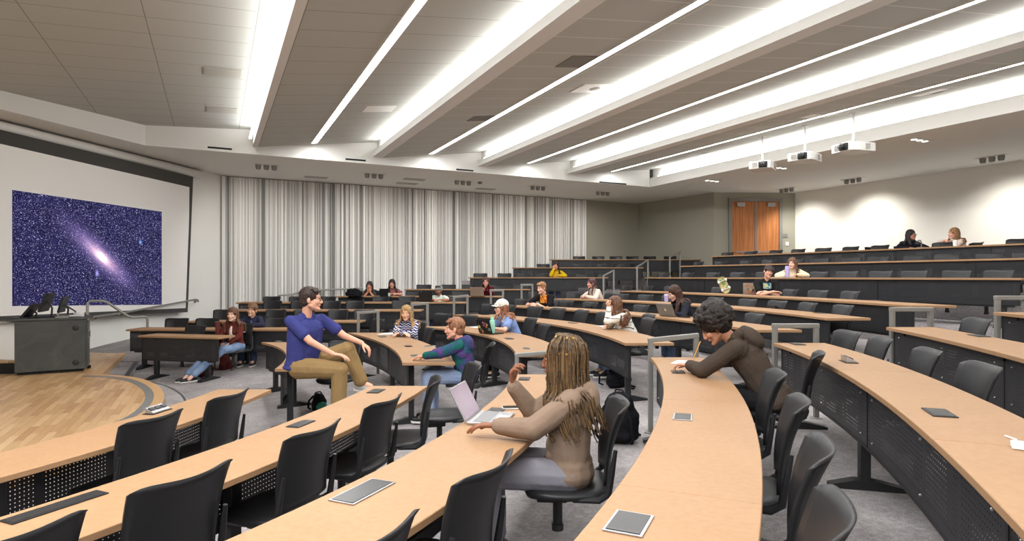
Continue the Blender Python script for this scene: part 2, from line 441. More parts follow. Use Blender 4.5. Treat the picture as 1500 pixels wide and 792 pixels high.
def slant(name, xa, xb, za, zb, mat, ya=Y0, yb=Y1, poly=None):
    b = MB(); f = lambda x, y: za+(zb-za)*(x-xa)/(xb-xa)
    b.prism(poly or [(xa, ya), (xb, ya), (xb, yb), (xa, yb)], f, lambda x, y: f(x, y)+.05)
    return tag(b.build(name, mat, origin=(xa, 0, 0)), kind='structure')
STX = []
for i in range(4):
    xa, xb = BX[i]+.12, BX[i+1]+(.0 if i < 3 else .12); xm = xa+1.22
    zz = lambda x, xa=xa, xb=xb: ZL+(ZH-ZL)*(x-xa)/(xb-xa)
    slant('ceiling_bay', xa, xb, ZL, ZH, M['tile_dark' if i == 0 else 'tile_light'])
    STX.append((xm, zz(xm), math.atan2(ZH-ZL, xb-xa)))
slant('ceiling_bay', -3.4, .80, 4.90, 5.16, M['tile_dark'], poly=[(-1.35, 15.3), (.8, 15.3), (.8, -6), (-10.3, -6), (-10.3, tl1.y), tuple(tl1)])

# ------------------------------------------------------------------ lamps
def area(name, loc, rot, sx, sy, power, col=(.985, .99, 1)):
    l = bpy.data.lights.new(name, 'AREA'); l.shape = 'RECTANGLE'; l.size = sx; l.size_y = sy; l.energy = power; l.color = col
    o = bpy.data.objects.new(name, l); COL.objects.link(o); o.location = loc; o.rotation_euler = rot; return o
WHERE = ['over the first sloped ceiling bay from the stage', 'in the second sloped ceiling bay from the stage', 'in the third sloped ceiling bay from the stage', 'in the last sloped ceiling bay, above the hanging projectors']
P_STRIP, P_COVE = 190, 62
for i, (x, z, a) in enumerate(STX):
    e = empty('linear_ceiling_light', (x, 4.6, z), 0, 'long strip light '+WHERE[i], 'ceiling light', 'long recessed strip lights')
    e.rotation_euler = (0, -a, 0)
    b = MB(); b.box((0, 0, -.008), (.13, 20.9, .01)); b.build('diffuser', M['led'], e)
    b = MB()
    for sx in (-.072, .072): b.box((sx, 0, -.006), (.014, 20.9, .02))
    b.build('trim_frame', M['white'], e)
    area('strip_lamp', (x+.0, 9.1, z-.03), (0, -a, 0), .12, 11.8, P_STRIP*.85)
    area('strip_lamp', (x+.0, -1.3, z-.03), (0, -a, 0), .12, 9.0, P_STRIP*.17)
# added strip light, out of view, to brighten the stage and front desks
e = empty('linear_ceiling_light', (-1.2, .2, 5.0), 0, 'added unseen strip light over the stage bay on the camera side of the room', 'ceiling light', 'long recessed strip lights')
b = MB(); b.box((0, 0, -.008), (.13, 10.4, .01)); b.build('diffuser', M['led'], e)
b = MB()
for sx in (-.072, .072): b.box((sx, 0, -.006), (.014, 10.4, .02))
b.build('trim_frame', M['white'], e)
area('strip_lamp', (-1.2, .2, 4.96), (0, 0, 0), .12, 10.3, 620)  # lamp of the added fitting, lifts the light on the front rows
for i, x in enumerate(BX):
    # lamp lying on the cove ledge, shining up and towards the sloped panel
    lx = x-.07 if i < 4 else x+.06; zc = ZL+.17 if 0 < i < 4 else 4.90
    area('cove_lamp', (lx, 4.65, zc), (pi, radians(-38), 0), .05, 20.6, P_COVE if i else P_COVE*1.25)
    t = tag(MB(), ) if 0 else None
    b = MB(); b.box((lx, 4.65, zc-.02), (.05, 20.6, .02)); o = b.build('cove_light', M['led'], origin=(lx, 4.65, zc-.03))
    tag(o, 'slim glowing cove light %s' % ['beside the stage bay', 'at the end of the first sloped bay', 'at the end of the second sloped bay', 'at the end of the third sloped bay', 'along the rear fascia above the projectors'][i], 'cove light', 'cove light strips')
# triple spot fixtures: (px, py, lit)
SPOTS = [(390, 243, 0), (548, 256, 0), (678, 266, 0), (788, 274, 0), (883, 282, 0), (1043, 266, 1), (1141, 247, 1), (1347, 207, 1), (1152, 277, 0), (1249, 263, 0), (1453, 231, 0)]
SW = ['nearest the screen', 'second along the pleated wall from the screen', 'third along the pleated wall from the screen', 'fourth along the pleated wall from the screen', 'above the end of the pleated wall',
      'seen lit in front of the alcove', 'seen lit just beyond the first projector', 'seen lit beyond the third projector', 'nearest the double doors', 'second along the back wall from the doors', 'third along the back wall from the doors']
for (px, py, lit), w in zip(SPOTS, SW):
    p = at(px, py, CZ-.03); al = 0 if (py > 240 and px < 900 or lit) else pi/2
    e = empty('spot_light_fixture', (p.x, p.y, CZ), al, 'recessed triple spotlight in the flat ceiling, '+w, 'spotlight', 'triple ceiling spotlights')
    b = MB(); b.box((0, 0, -.006), (.62, .2, .01)); b.build('trim_plate', M['white'], e)
    for j in (-1, 0, 1):
        b = MB()
        if lit:
            b.lathe([(.0, -.014), (.055, -.014), (.06, -.008)], (j*.19, 0, 0)); b.build('lens', M['spotlit'], e)
        else:
            b.lathe([(.065, 0), (.07, -.03), (.062, -.1), (.052, -.13), (.045, -.128)], (j*.19, 0, 0)); b.build('lamp_head', M['grey_metal'], e, smooth=True)
    l = bpy.data.lights.new('spot', 'SPOT'); l.energy = (95 if px < 900 else 175) if not lit else 60; l.spot_size = radians(125 if not lit else 80); l.spot_blend = 1.0; l.shadow_soft_size = .12; l.color = (1, .97, .92)
    o = bpy.data.objects.new('spot', l); COL.objects.link(o); o.location = (p.x, p.y, CZ-.2)
    tgt = Vector((0, .75, -1)) if (px < 900 and not lit) else (Vector((.45, 0, -1)) if not lit else Vector((0, 0, -1)))
    o.rotation_euler = tgt.to_track_quat('-Z', 'Y').to_euler()
# air slots, grilles, ceiling panels
for i, (px, py, w) in enumerate([(322, 217, .5), (521, 234, .5), (681, 249, .5), (898, 268, 1.0)]):
    r_ = (px-CXP)/FL; q_ = 15.285/(-r_*SA+CA); b = MB(); b.box((0, 0, 0), (w, .008, .04))
    o = b.build('air_vent_slot', M['dark'], loc=(q_*(r_*CA+SA), 15.283, EYE-(py-HOR)*q_/FL)); tag(o, 'thin black air slot in the white ceiling edge, %s' % ['beside the stage bay', 'below the first strip light end', 'below the second strip light end', 'longest one near the rear fascia'][i], 'air vent', 'black air slots')
def bayz(x):
    for i in range(4):
        xa, xb = BX[i]+.12, BX[i+1]
        if xa <= x <= xb: return ZL+(ZH-ZL)*(x-xa)/(xb-xa), math.atan2(ZH-ZL, xb-xa)
    return 4.90+.26*(x+3.4)/4.2, math.atan2(.26, 4.2)
M['grille'] = simple('ceiling_grille', (168, 165, 156), .7); M['grilled'] = simple('dark_ceiling_panel', (120, 116, 108), .8); M['panelw'] = simple('white_ceiling_panel', (235, 233, 228), .6)
for px, py, w, d, m, lab, hasr in [(326, 106, .55, .45, 'grille', 'square grey air grille in the tiled bay above the stage, nearer one', 0), (325, 161, .55, .45, 'grille', 'square grey air grille in the tiled bay above the stage, one nearer the screen wall', 0),
        (847, 90, .5, .5, 'grilled', 'dark square ceiling panel beside the second strip light', 0), (871, 129, .75, .5, 'panelw', 'white square ceiling panel with round speaker beside the second strip light', 1), (706, 173, .5, .4, 'grilled', 'small dark ceiling panel near the end of the second strip light', 0),
        (556, 159, .6, .45, 'panelw', 'pale square panel between the first strip light and its cove', 0), (1374, 135, .8, .5, 'panelw', 'white ceiling panel with round speaker at the rear bay', 1), (1200, 169, .8, .3, 'panelw', 'white panel behind the middle projector pole', 0), (1032, 224, .8, .5, 'panelw', 'white ceiling panel with round speaker nearest the alcove', 1)]:
    z, a = 4.95, 0
    for _ in range(6): p = at(px, py, z); z, a = bayz(p.x)
    e = empty('ceiling_panel', (p.x, p.y, z-.006), 0, lab, 'ceiling vent'); e.rotation_euler = (0, -a, 0)
    b = MB(); b.box((0, 0, 0), (w, d, .01)); b.build('face_plate', M[m], e)
    if hasr: b = MB(); b.lathe([(.09, -.006), (.1, -.012), (.06, -.02)], (0, 0, 0)); b.build('speaker_cap', M['grille'], e, smooth=True)
for i, (px, py) in enumerate([(463, 260), (607, 263), (596, 269), (711, 277)]):
    p = at(px, py, CZ-.01); b = MB(); b.box((0, 0, 0), (.62, .3, .012)); o = b.build('ceiling_vent', M['grille'], loc=(p.x, p.y, CZ-.006)); tag(o, 'flat grey vent panel in the low ceiling before the pleated wall, %s' % ['nearest the screen', 'middle pair, far one', 'middle pair, near one', 'farthest from the screen'][i], 'ceiling vent', 'low ceiling vents')
p = at(703, 268, CZ-.03); b = MB(); b.lathe([(.07, 0), (.07, -.02), (.05, -.05), (.02, -.06)]); tag(b.build('smoke_detector', M['grilled'], loc=(p.x, p.y, CZ), smooth=True), 'small round grey detector on the low ceiling', 'smoke detector')

# ------------------------------------------------------------------ pleated wall panel
b = MB(); x = .3; r = random.Random(3); yb = 18.96
prof = []
while x < 12.25:
    w = r.choice([.025, .03, .035, .045, .06, .08]); d = r.uniform(.02, .09); g = r.random()
    col = r.uniform(.70, .92) if g > .36 else (r.uniform(.46, .62) if g > .08 else r.uniform(.22, .34))
    prof.append((x, w, d, col)); x += w
for x, w, d, c in prof:
    i0 = b.add([(x, yb-d, .2), (x+w*.88, yb-d*.8, .2), (x+w, yb, .2), (x, yb, .2), (x, yb-d, 4.57), (x+w*.88, yb-d*.8, 4.57), (x+w, yb, 4.57), (x, yb, 4.57)],
               [(0, 1, 5, 4), (1, 2, 6, 5), (3, 0, 4, 7), (4, 5, 6, 7), (0, 3, 2, 1)])
    for q in range(5): b.col[i0+q] = (c, c*.985, c*.945, 1)
tag(b.build('pleated_wall_panel', M['pleat'], origin=(6.2, 18.96, .2)), 'pale grey pleated acoustic panelling with uneven vertical strips covering the side wall', 'wall panel')
b = MB(); b.box((.235, 18.9, 2.4), (.1, .16, 4.36)); b.box((12.3, 18.9, 2.4), (.06, .16, 4.36)); tag(b.build('trim_1', M['white']), kind='structure')

# ------------------------------------------------------------------ projection screen
def onfront(px, py, off):
    B = A0+WN*off; r = (px-CXP)/FL; dx, dy = r*CA+SA, -r*SA+CA
    # B + t*WD = s*(dx,dy)
    det = WD.x*(-dy)-(-dx)*WD.y; t = ((-B.x)*(-dy)-(-dx)*(-B.y))/det; s = (B.x+t*WD.x)/dx if abs(dx) > 1e-6 else (B.y+t*WD.y)/dy
    return Vector((s*dx, s*dy, EYE-(py-HOR)*s/FL)), t
def slab(pts, off, th, m, name, parent=None, uvq=False, origin=None):
    fr = [onfront(x, y, off)[0] for x, y in pts]; n3 = Vector((WN.x, WN.y, 0))*th
    b = MB(); k = len(fr); b.add([p for p in fr]+[p-n3 for p in fr], [tuple(range(k)), tuple(range(2*k-1, k-1, -1))]+[(i, (i+1) % k, k+(i+1) % k, k+i) for i in range(k)])
    if uvq: b.uv[0] = [(0, 1), (1, 1), (1, 0), (0, 0)]
    return b.build(name, m, parent, origin=origin)
sc0 = onfront(140, 455, .25)[0]
scr = empty('projection_screen', (sc0.x, sc0.y, sc0.z), 0, 'large pulled-down white projection screen with dark border on the wall behind the stage', 'projection screen')
M['screen'] = simple('screen_cloth', (240, 238, 235), .8, nz=.01)
slab([(-170, 148), (283, 259), (275, 457), (-170, 477)], .24, .01, M['edge'], 'border', scr, origin=sc0)
slab([(-163, 173), (277.5, 274), (277, 320), (272, 451), (-163, 470)], .248, .004, M['screen'], 'cloth', scr, origin=sc0)
# projected picture
t = NT('projected_galaxy'); c = co(t, 'UV'); sep = t.n('ShaderNodeSeparateXYZ'); t.t.links.new(c, sep.inputs[0])
u = t.math('MULTIPLY', t.math('SUBTRACT', sep.outputs[0], .53), 1.38); v = t.math('SUBTRACT', sep.outputs[1], .485)
th = radians(-43); cu, su = cos(th), sin(th)
la = t.math('ADD', t.math('MULTIPLY', u, cu), t.math('MULTIPLY', v, su)); lb = t.math('SUBTRACT', t.math('MULTIPLY', v, cu), t.math('MULTIPLY', u, su))
def gauss(a, b, sa, sb):
    q = t.math('ADD', t.math('POWER', t.math('ABSOLUTE', t.math('MULTIPLY', a, 1/sa)), 2), t.math('POWER', t.math('ABSOLUTE', t.math('MULTIPLY', b, 1/sb)), 2))
    return t.math('POWER', 2.718, t.math('MULTIPLY', q, -1))
zn = t.n('ShaderNodeTexNoise', i_Scale=9., i_Detail=6.); t.t.links.new(c, zn.inputs[0])
cmb = t.n('ShaderNodeCombineXYZ'); t.t.links.new(t.math('MULTIPLY', la, 5.), cmb.inputs[0]); t.t.links.new(t.math('MULTIPLY', lb, 34.), cmb.inputs[1])
zs = t.n('ShaderNodeTexNoise', i_Scale=1., i_Detail=6., i_Distortion=1.2); t.l(cmb, 0, zs, 0)
halo = t.math('MULTIPLY', gauss(la, lb, .30, .078), t.math('ADD', t.math('MULTIPLY', zs.outputs[0], 1.3), .25)); core = t.math('MULTIPLY', gauss(la, lb, .15, .042), t.math('ADD', t.math('MULTIPLY', zs.outputs[0], 1.2), .3)); core2 = gauss(la, lb, .062, .028)
sat = gauss(t.math('ADD', u, .045), t.math('ADD', v, .165), .012, .028)
bg = t.mix(t.math('MULTIPLY', zn.outputs[0], 1.), lin((16, 14, 36)), lin((46, 42, 92)))
def addc(a, fac, col):
    o = t.n('ShaderNodeMix', data_type='RGBA', blend_type='ADD'); t.t.links.new(fac, o.inputs[0]); t.t.links.new(a, o.inputs[6]); o.inputs[7].default_value = col; return o.outputs[2]
cc = addc(bg, halo, lin((150, 128, 196))); cc = addc(cc, core, lin((226, 178, 140))); cc = addc(cc, core2, lin((255, 240, 215))); cc = addc(cc, sat, lin((170, 160, 240)))
def stars(scale, thr, soft, col, seed):
    nonlocal_cc = None
    mp = t.n('ShaderNodeMapping'); mp.inputs['Location'].default_value = (seed, seed*1.7, 0); mp.inputs['Scale'].default_value = (1.38*scale, scale, 1); t.t.links.new(c, mp.inputs[0])
    vo = t.n('ShaderNodeTexVoronoi', feature='F1', voronoi_dimensions='2D'); vo.inputs['Scale'].default_value = 1.; t.l(mp, 0, vo, 0)
    wn = t.n('ShaderNodeSeparateXYZ'); t.t.links.new(vo.outputs['Color'], wn.inputs[0])
    sz = t.math('MULTIPLY', t.math('POWER', wn.outputs[0], 3.), thr)
    return t.math('LESS_THAN', vo.outputs['Distance'], t.math('ADD', sz, soft))
cc = addc(cc, stars(170, .32, .0, None, 3.), lin((128, 130, 190))); blue = gauss(t.math('SUBTRACT', u, .40), t.math('SUBTRACT', v, .17), .013, .015); cc = addc(cc, blue, lin((120, 170, 255))); cc = addc(cc, stars(105, .30, .0, None, 11.), lin((190, 188, 225))); cc = addc(cc, stars(32, .13, 0., None, 17.), lin((200, 200, 250)))
e = t.n('ShaderNodeEmission', i_Strength=.85); t.t.links.new(cc, e.inputs[0]); t.l(e, 0, t.out, 0)
slab([(18, 278), (237, 310), (237, 446), (18, 448)], .253, .003, t.m, 'projected_picture', scr, uvq=True, origin=sc0)
# housing
b = MB(); pa, _ = onfront(292, 247, .115); pb, _ = onfront(-240, 60, .115); pa.z = pb.z = CZ-.14
b.tube([pa, pa.lerp(pb, .25), pa.lerp(pb, .5), pa.lerp(pb, .75), pb], .105, n=10)
tag(b.build('screen_housing', M['white'], origin=tuple(pa), smooth=True), 'long white roller housing of the projection screen under the ceiling', 'screen housing')
# ------------------------------------------------------------------ desks
ED = Vector((CA, -SA))                                          # direction in which the desk ends beside the aisles are cut
NUM = ['front', 'second', 'third', 'fourth', 'fifth', 'sixth', 'seventh', 'eighth', 'ninth', 'rearmost']
BANK = {'N': 'bank nearest the camera', 'M': 'middle bank', 'F': 'bank along the pleated wall'}
def band(r, t0, t1, d0, d1, cut0=False, cut1=False, step=.12):
    n = max(2, int((t1-t0)/step)); F = []; Bk = []
    for i in range(n+1):
        t = t0+(t1-t0)*i/n; F.append(r.at(t, d0)); Bk.append(r.at(t, d1))
    def cut(front, back_line, rev):
        # shift the back corner so that the end runs along ED
        p = Vector(front); a, bq = Vector(back_line[0]), Vector(back_line[1]); d = bq-a
        det = ED.x*(-d.y)+d.x*ED.y
        if abs(det) < 1e-4: return back_line[0]
        s = ((a.x-p.x)*(-d.y)+d.x*(a.y-p.y))/det
        w = (ED*s)
        if s < 0 or w.length > 2*(d1-d0): return back_line[0]
        return tuple(p+w)
    if cut0:
        q = cut(F[0], (Bk[0], Bk[1]), 0); base = Vector(Bk[0]); dirv = (Vector(Bk[2])-base).normalized(); adv = (Vector(q)-base).dot(dirv)
        Bk = [q]+[p for p in Bk[1:] if (Vector(p)-base).dot(dirv) > adv+.02]
    if cut1:
        q = cut(F[-1], (Bk[-1], Bk[-2]), 1); base = Vector(Bk[-1]); dirv = (Vector(Bk[-3])-base).normalized(); adv = (Vector(q)-base).dot(dirv)
        Bk = [p for p in Bk[:-1] if (Vector(p)-base).dot(dirv) > adv+.02]+[q]
    return F, Bk
SEAMS = {'N4': [3.87], 'N5': [2.75], 'N2': [], }
def make_desk(r):
    m = r.fr(r.len/2)[0]; s, k = r.sec, r.k
    zf = r.floor(.2); org = Vector((m[0], m[1], zf))
    EN = {'N': 'in the bank nearest the camera', 'M': 'in the middle bank', 'F': 'in the bank along the pleated wall'}
    lab = '%s %s desk, black front, %s row %s' % ('straight maple' if s == 'F' or k > 7 else 'curved maple', 'lecture', NUM[k-1], EN[s])
    e = empty('lecture_desk', org, 0, lab, 'desk', 'long maple lecture desks')
    # tops
    npc = max(1, round(r.len/2.5)); cuts = [r.len*i/npc for i in range(npc+1)]
    if r.n == 'N4': cuts = [0, 1.2, r.len-1.95, r.len]
    if r.n == 'N5': cuts = [0, 1.75, 3.6, r.len]
    for i in range(len(cuts)-1):
        g0 = .0008 if i else 0; g1 = .0008 if i < len(cuts)-2 else 0
        F, Bk = band(r, cuts[i]+g0, cuts[i+1]-g1, 0, r.D, i == 0 and s != 'N' and k < 8, i == len(cuts)-2 and s in 'NM' and k < 8)
        if s == 'F' and i == 0: F, Bk = band(r, cuts[i], cuts[i+1]-g1, 0, r.D, True if k > 1 else False, False)
        b = MB(); b.prism(F+Bk[::-1], r.zd-.032, r.zd); b.build('tabletop', M['maple'], e, origin=org, bevel=.003, seg=1)
    # modesty panels
    npn = max(1, round((r.len-.1)/1.9)); cs = [.05+(r.len-.1)*i/npn for i in range(npn+1)]
    if r.n == 'N5': cs = [.05, 1.15, 3.15, r.len-.05]
    H0, H1 = r.zd-.405, r.zd-.034
    for i in range(len(cs)-1):
        a, c = cs[i]+.004, cs[i+1]-.004; n = max(2, int((c-a)/.12)); b = MB()
        for j in range(n):
            t0, t1 = a+(c-a)*j/n, a+(c-a)*(j+1)/n
            p, q = r.at(t0, .055), r.at(t1, .055)
            f = b.add([(p[0], p[1], H0), (q[0], q[1], H0), (q[0], q[1], H1), (p[0], p[1], H1)], [(0, 1, 2, 3)])
            b.uv[f] = [(t0-a, 0), (t1-a, 0), (t1-a, .371), (t0-a, .371)]
        o = b.build('modesty_panel', M['perf' if k < 6 else 'perf_fine'], e, origin=org)
        # folded steel edges give the sheet its thickness
        b = MB()
        for zz in (H0+.004, H1-.006):
            n2 = max(2, int((c-a)/.2)); F1 = [r.at(a+(c-a)*j/n2, .052) for j in range(n2+1)]; B1 = [r.at(a+(c-a)*j/n2, .075) for j in range(n2+1)]
            b.prism(F1+B1[::-1], zz-.004, zz+.004)
        for t in (a, c):
            p = r.at(t, .062); tg = r.fr(t)[1]; b.box((p[0], p[1], (H0+H1)/2), (.012, .022, H1-H0), rz=math.atan2(tg[1], tg[0]))
        b.build('panel_frame', M['blackm'], o, origin=org)
        if depth(*r.at((a+c)/2, 0)) < 6:
            for t in (a+.12, (a+c)/2, c-.12):
                for zz in (H0+.06, H1-.06):
                    b = MB(); p = r.at(t, .05); b.ell((p[0], p[1], zz), .007, n=8, m=6); b.build('screw', M['alu'], o, origin=org)
    # under rail and legs
    n = max(4, int(r.len/.3)); b = MB()
    F1 = [r.at(.12+(r.len-.24)*j/n, .066) for j in range(n+1)]; B1 = [r.at(.12+(r.len-.24)*j/n, .084) for j in range(n+1)]
    b.prism(F1+B1[::-1], r.zd-.43, r.zd-.37); b.build('under_rail', M['blackm'], e, origin=org)
    nl = max(2, round(r.len/1.75)+1)
    for i in range(nl):
        t = .28+(r.len-.56)*i/(nl-1); p, tg, nn = r.fr(t); p = r.at(t, .112); rz = math.atan2(nn[1], nn[0]); z0 = r.floor(.14)
        b = MB(); Mx = Matrix.Translation((p[0], p[1], 0)) @ Matrix.Rotation(rz, 4, 'Z')
        b.box((0, 0, (z0+.05+r.zd-.06)/2), (.06, .075, r.zd-.06-z0-.05), M=Mx); b.box((.10, 0, r.zd-.05), (.34, .045, .035), M=Mx)
        lg = b.build('leg', M['blackm'], e, origin=org, bevel=.004, seg=1)
        b = MB()
        f = lambda x, y: z0+.0
        pts = [(-.2, .03), (-.2, .018), (-.05, .055), (.05, .055), (.22, .018), (.22, .03)]
        for sy in (0,):
            prof = [(-.21, 0), (-.21, .022), (-.06, .062), (.06, .062), (.25, .022), (.25, 0)]
            vs = [Mx @ Vector((x, -.04, z0+.001+z)) for x, z in prof]+[Mx @ Vector((x, .04, z0+.001+z)) for x, z in prof]
            b.add(vs, [(0, 1, 2, 3, 4, 5), (11, 10, 9, 8, 7, 6)]+[(q, (q+1) % 6, 6+(q+1) % 6, 6+q) for q in range(6)])
        b.build('foot', M['blackm'], lg, origin=org)
    return e
for n in ROWS: make_desk(ROWS[n])

# ------------------------------------------------------------------ chair
def make_chair():
    e = empty('lecture_chair', (0, 0, 0))
    # back shell: curved sheet with thickness, +y is the way the sitter faces
    b = MB(); nu, nv = 15, 11; outer = []; inner = []
    for j in range(nv):
        v = j/(nv-1)
        for i in range(nu):
            u = -1+2*i/(nu-1)
            w = .196+.032*v; z = .475+.385*v
            if abs(u) == 1: z += 0
            z -= .028*(abs(u)**6)*(1 if v > .97 else 0)*1.0
            z += .02*(u*u)*(v-.0) if v > .5 else 0
            x = u*w*(1-.02*abs(u)**8*(v > .97))
            y = -.215-.075*v-.03*v*v+.062*u*u*(.55+.45*v)+.018*sin(pi*v)
            outer.append((x, y-.006, z)); inner.append((x*.985, y+.007, z-.003*(v > .97)))
    n = len(outer); fs = []
    for j in range(nv-1):
        for i in range(nu-1):
            a = j*nu+i; fs.append((a, a+1, a+nu+1, a+nu)); fs.append((n+a, n+a+nu, n+a+nu+1, n+a+1))
    per = [i for i in range(nu)]+[j*nu+nu-1 for j in range(1, nv)]+[(nv-1)*nu+i for i in range(nu-2, -1, -1)]+[j*nu for j in range(nv-2, 0, -1)]
    fs += [(per[i], n+per[i], n+per[(i+1) % len(per)], per[(i+1) % len(per)]) for i in range(len(per))]
    b.add(outer+inner, fs); b.build('backrest', M['black'], e, smooth='all')
    # seat: dished rounded pad with waterfall front
    b = MB(); m = 28; rings = []
    def se(q, a, bb, p=3.2):
        c, s = cos(q), sin(q); return (a*abs(c)**(2/p)*(1 if c >= 0 else -1), bb*abs(s)**(2/p)*(1 if s >= 0 else -1))
    def top(x, y): return .437-.012*math.exp(-(x*x+y*y)/.02)-.03*max(0, (y-.12)/.12)**2+.012*max(0, (-y-.12)/.1)
    vs = []
    for sc_, kind in ((.0, 't'), (.35, 't'), (.7, 't'), (.93, 't'), (1., 'm'), (.97, 'b'), (.6, 'b'), (0., 'b')):
        for i in range(m):
            x, y = se(2*pi*i/m, .222*sc_, .225*sc_); x *= (1+.05*(y > 0)); z = top(x, y)
            vs.append((x, y+.005, z if kind == 't' else (z-.014 if kind == 'm' else z-.034)))
    R_ = 8
    fs = [(j*m+i, j*m+(i+1) % m, (j+1)*m+(i+1) % m, (j+1)*m+i) for j in range(R_-1) for i in range(m)]
    b.add(vs, fs); b.build('seat', M['black'], e, smooth='all')
    for sx in (-1, 1):
        b = MB(); b.tube([(sx*.2, -.02, .405), (sx*.213, -.15, .408), (sx*.217, -.195, .44), (sx*.214, -.214, .55), (sx*.21, -.232, .66)], [.017, .018, .018, .015, .010], n=8)
        b.build('back_upright', M['black'], e, smooth=True)
    b = MB(); b.box((0, -.02, .405), (.36, .09, .03)); b.box((0, .0, .39), (.13, .26, .05)); b.build('seat_mechanism', M['blackm'], e, bevel=.006, seg=1)
    b = MB(); b.box((0, .085, .345), (.07, .16, .045)); b.build('support_arm', M['blackm'], e, bevel=.006, seg=1)
    b = MB(); b.tube([(0, .055, .19), (0, .055, .37)], .026, n=12); b.tube([(0, .055, .17), (0, .055, .205)], .032, n=12); b.build('pivot_post', M['blackm'], e)
    return e
chair0 = make_chair(); used = [False]
CHAIRS = []
def place_chair(x, y, z, rz, label, group):
    CHAIRS.append((x, y))
    o = chair0 if not used[0] else copy_tree(chair0)
    used[0] = True
    o.location = (x, y, z); o.rotation_euler = (0, 0, rz); tag(o, label, 'chair', group)
    return o
ORD = ['first', 'second', 'third', 'fourth', 'fifth', 'sixth', 'seventh', 'eighth', 'ninth', 'tenth', 'eleventh', 'twelfth', 'thirteenth', 'fourteenth']
# ------------------------------------------------------------------ aisle handrails
RAILW = []
def aisle_rail(p0, p1, z0, z1, hgt, lab, r=.024):
    # p0 lower post, p1 upper post, z0/z1 their floors
    a = Vector((*p0, z0)); b_ = Vector((*p1, z1)); t0 = a.z+hgt; t1 = b_.z+hgt
    e = empty('aisle_handrail', a, 0, lab, 'handrail', 'grey aisle handrails')
    def post(p, zt):
        b = MB(); b.box((p.x-a.x, p.y-a.y, (p.z+zt)/2-a.z), (.045, .045, zt-p.z), rz=-YAW); b.build('post', M['grey_metal'], e, bevel=.008)
        b = MB(); b.lathe([(.055, .001), (.055, .008), (.03, .012)], (p.x-a.x, p.y-a.y, p.z-a.z)); b.build('base_flange', M['grey_metal'], e)
    post(a, t0); post(b_, t1)
    d = Vector((b_.x-a.x, b_.y-a.y, t1-t0)); L = d.length
    b = MB(); R_ = d.to_track_quat('X', 'Z').to_matrix().to_4x4(); mid = Vector((d.x/2, d.y/2, (t0+t1)/2-a.z))
    b.box((0, 0, 0), (L+.05, .05, .045), M=Matrix.Translation(mid) @ R_); b.build('top_rail', M['grey_metal'], e, bevel=.008)
    return e
def rail_at(desk, end, pxa, pya, pxb, pyb, lab, dz=0):
    """posts stand beside the desk end; columns give where along the sight lines, depth comes from the desk"""
    r = ROWS[desk]; t = 0 if end == 0 else r.len; s = 1 if end else -1
    pf = r.at(t+s*.10, .0); Za = depth(*pf)
    xa, ya = cw((pxa-CXP)/FL*Za, Za); za = EYE-(pya-HOR)*Za/FL
    # second post further along the aisle
    w = Vector((pf[0], pf[1]))
    best = None
    for i in range(1, 200):
        q = Vector((xa, ya))+ED*(i*.01)
        e_ = abs(px_of(q.x, q.y)-pxb)
        if best is None or e_ < best[0]: best = (e_, q, i*.01)
    q = best[1]; zb = EYE-(pyb-HOR)*depth(q.x, q.y)/FL
    f0 = r.floor(.0); f1 = r.floor(best[2])
    a = Vector((xa, ya)); h0 = za-f0
    e = aisle_rail((xa, ya), (q.x, q.y), f0, f1, h0, lab)
    return e, (za, zb)
RL = [('M3', 0, 757, 520, 803, 516, 'at the near end of the third middle desk'), ('N4', 1, 953, 498, 1019, 490, 'beside the curly-haired man at the fourth desk'),
      ('N5', 1, 1135, 477, 1196, 468, 'at the far end of the fifth desk nearest the camera'), ('N6', 1, 1307, 453, 1363, 448, 'at the far end of the sixth desk nearest the camera'),
      ('N7', 1, 1461, 436, 1502, 429, 'at the far end of the seventh desk nearest the camera'),
      ('M2', 1, 525, 458, 554, 453, 'at the far end of the second middle desk'), ('M3', 1, 604, 446, 626, 441, 'at the far end of the third middle desk'),
      ('M4', 1, 665, 435, 685, 431, 'at the far end of the fourth middle desk'), ('M5', 1, 719, 425, 737, 422, 'at the far end of the fifth middle desk'),
      ('M6', 1, 764, 417, 780, 415, 'at the far end of the sixth middle desk')]
for d_, e_, a_, b__, c_, f_, l_ in RL:
    rail_at(d_, e_, a_, b__, c_, f_, 'square grey tube handrail '+l_)
# stair rails between the upper rows of the two rear banks
for (xa, ya, za_, xb, yb2, zb_, l_) in [(884, 404, 6, 899, 396, 7, 'beside the end of the eighth desk by the pleated wall'), (933, 391, 7, 949, 381, 8, 'beside the end of the ninth desk by the pleated wall'), (981, 377, 8, 996, 368, 9, 'in front of the rearmost desk by the alcove')]:
    fz = {6: ZF[6], 7: ZF[7], 8: ZF[8], 9: ZF[9]}
    h = .92; Z0 = None
    # the rail top height fixes the depth
    Za = {6: 17.0, 7: 18.0, 8: 19.2}[za_]; Zb = Za+.9
    x0, y0_ = cw((xa-CXP)/FL*Za, Za); x1, y1_ = cw((xb-CXP)/FL*Zb, Zb)
    ta = EYE-(ya-HOR)*Za/FL; tb = EYE-(yb2-HOR)*Zb/FL
    e = empty('aisle_handrail', (x0, y0_, fz[za_]), 0, 'slim grey stair handrail '+l_, 'handrail', 'grey aisle handrails')
    for p, f, tt in (((x0, y0_), fz[za_], ta), ((x1, y1_), fz[za_]+.0, tb)):
        b = MB(); b.box((p[0]-x0, p[1]-y0_, (f+tt)/2-fz[za_]), (.045, .045, tt-f), rz=-YAW); b.build('post', M['grey_metal'], e)
    b = MB(); b.tube([(0, 0, ta-fz[za_]), (x1-x0, y1_-y0_, tb-fz[za_])], .026, n=8); b.build('top_rail', M['grey_metal'], e)
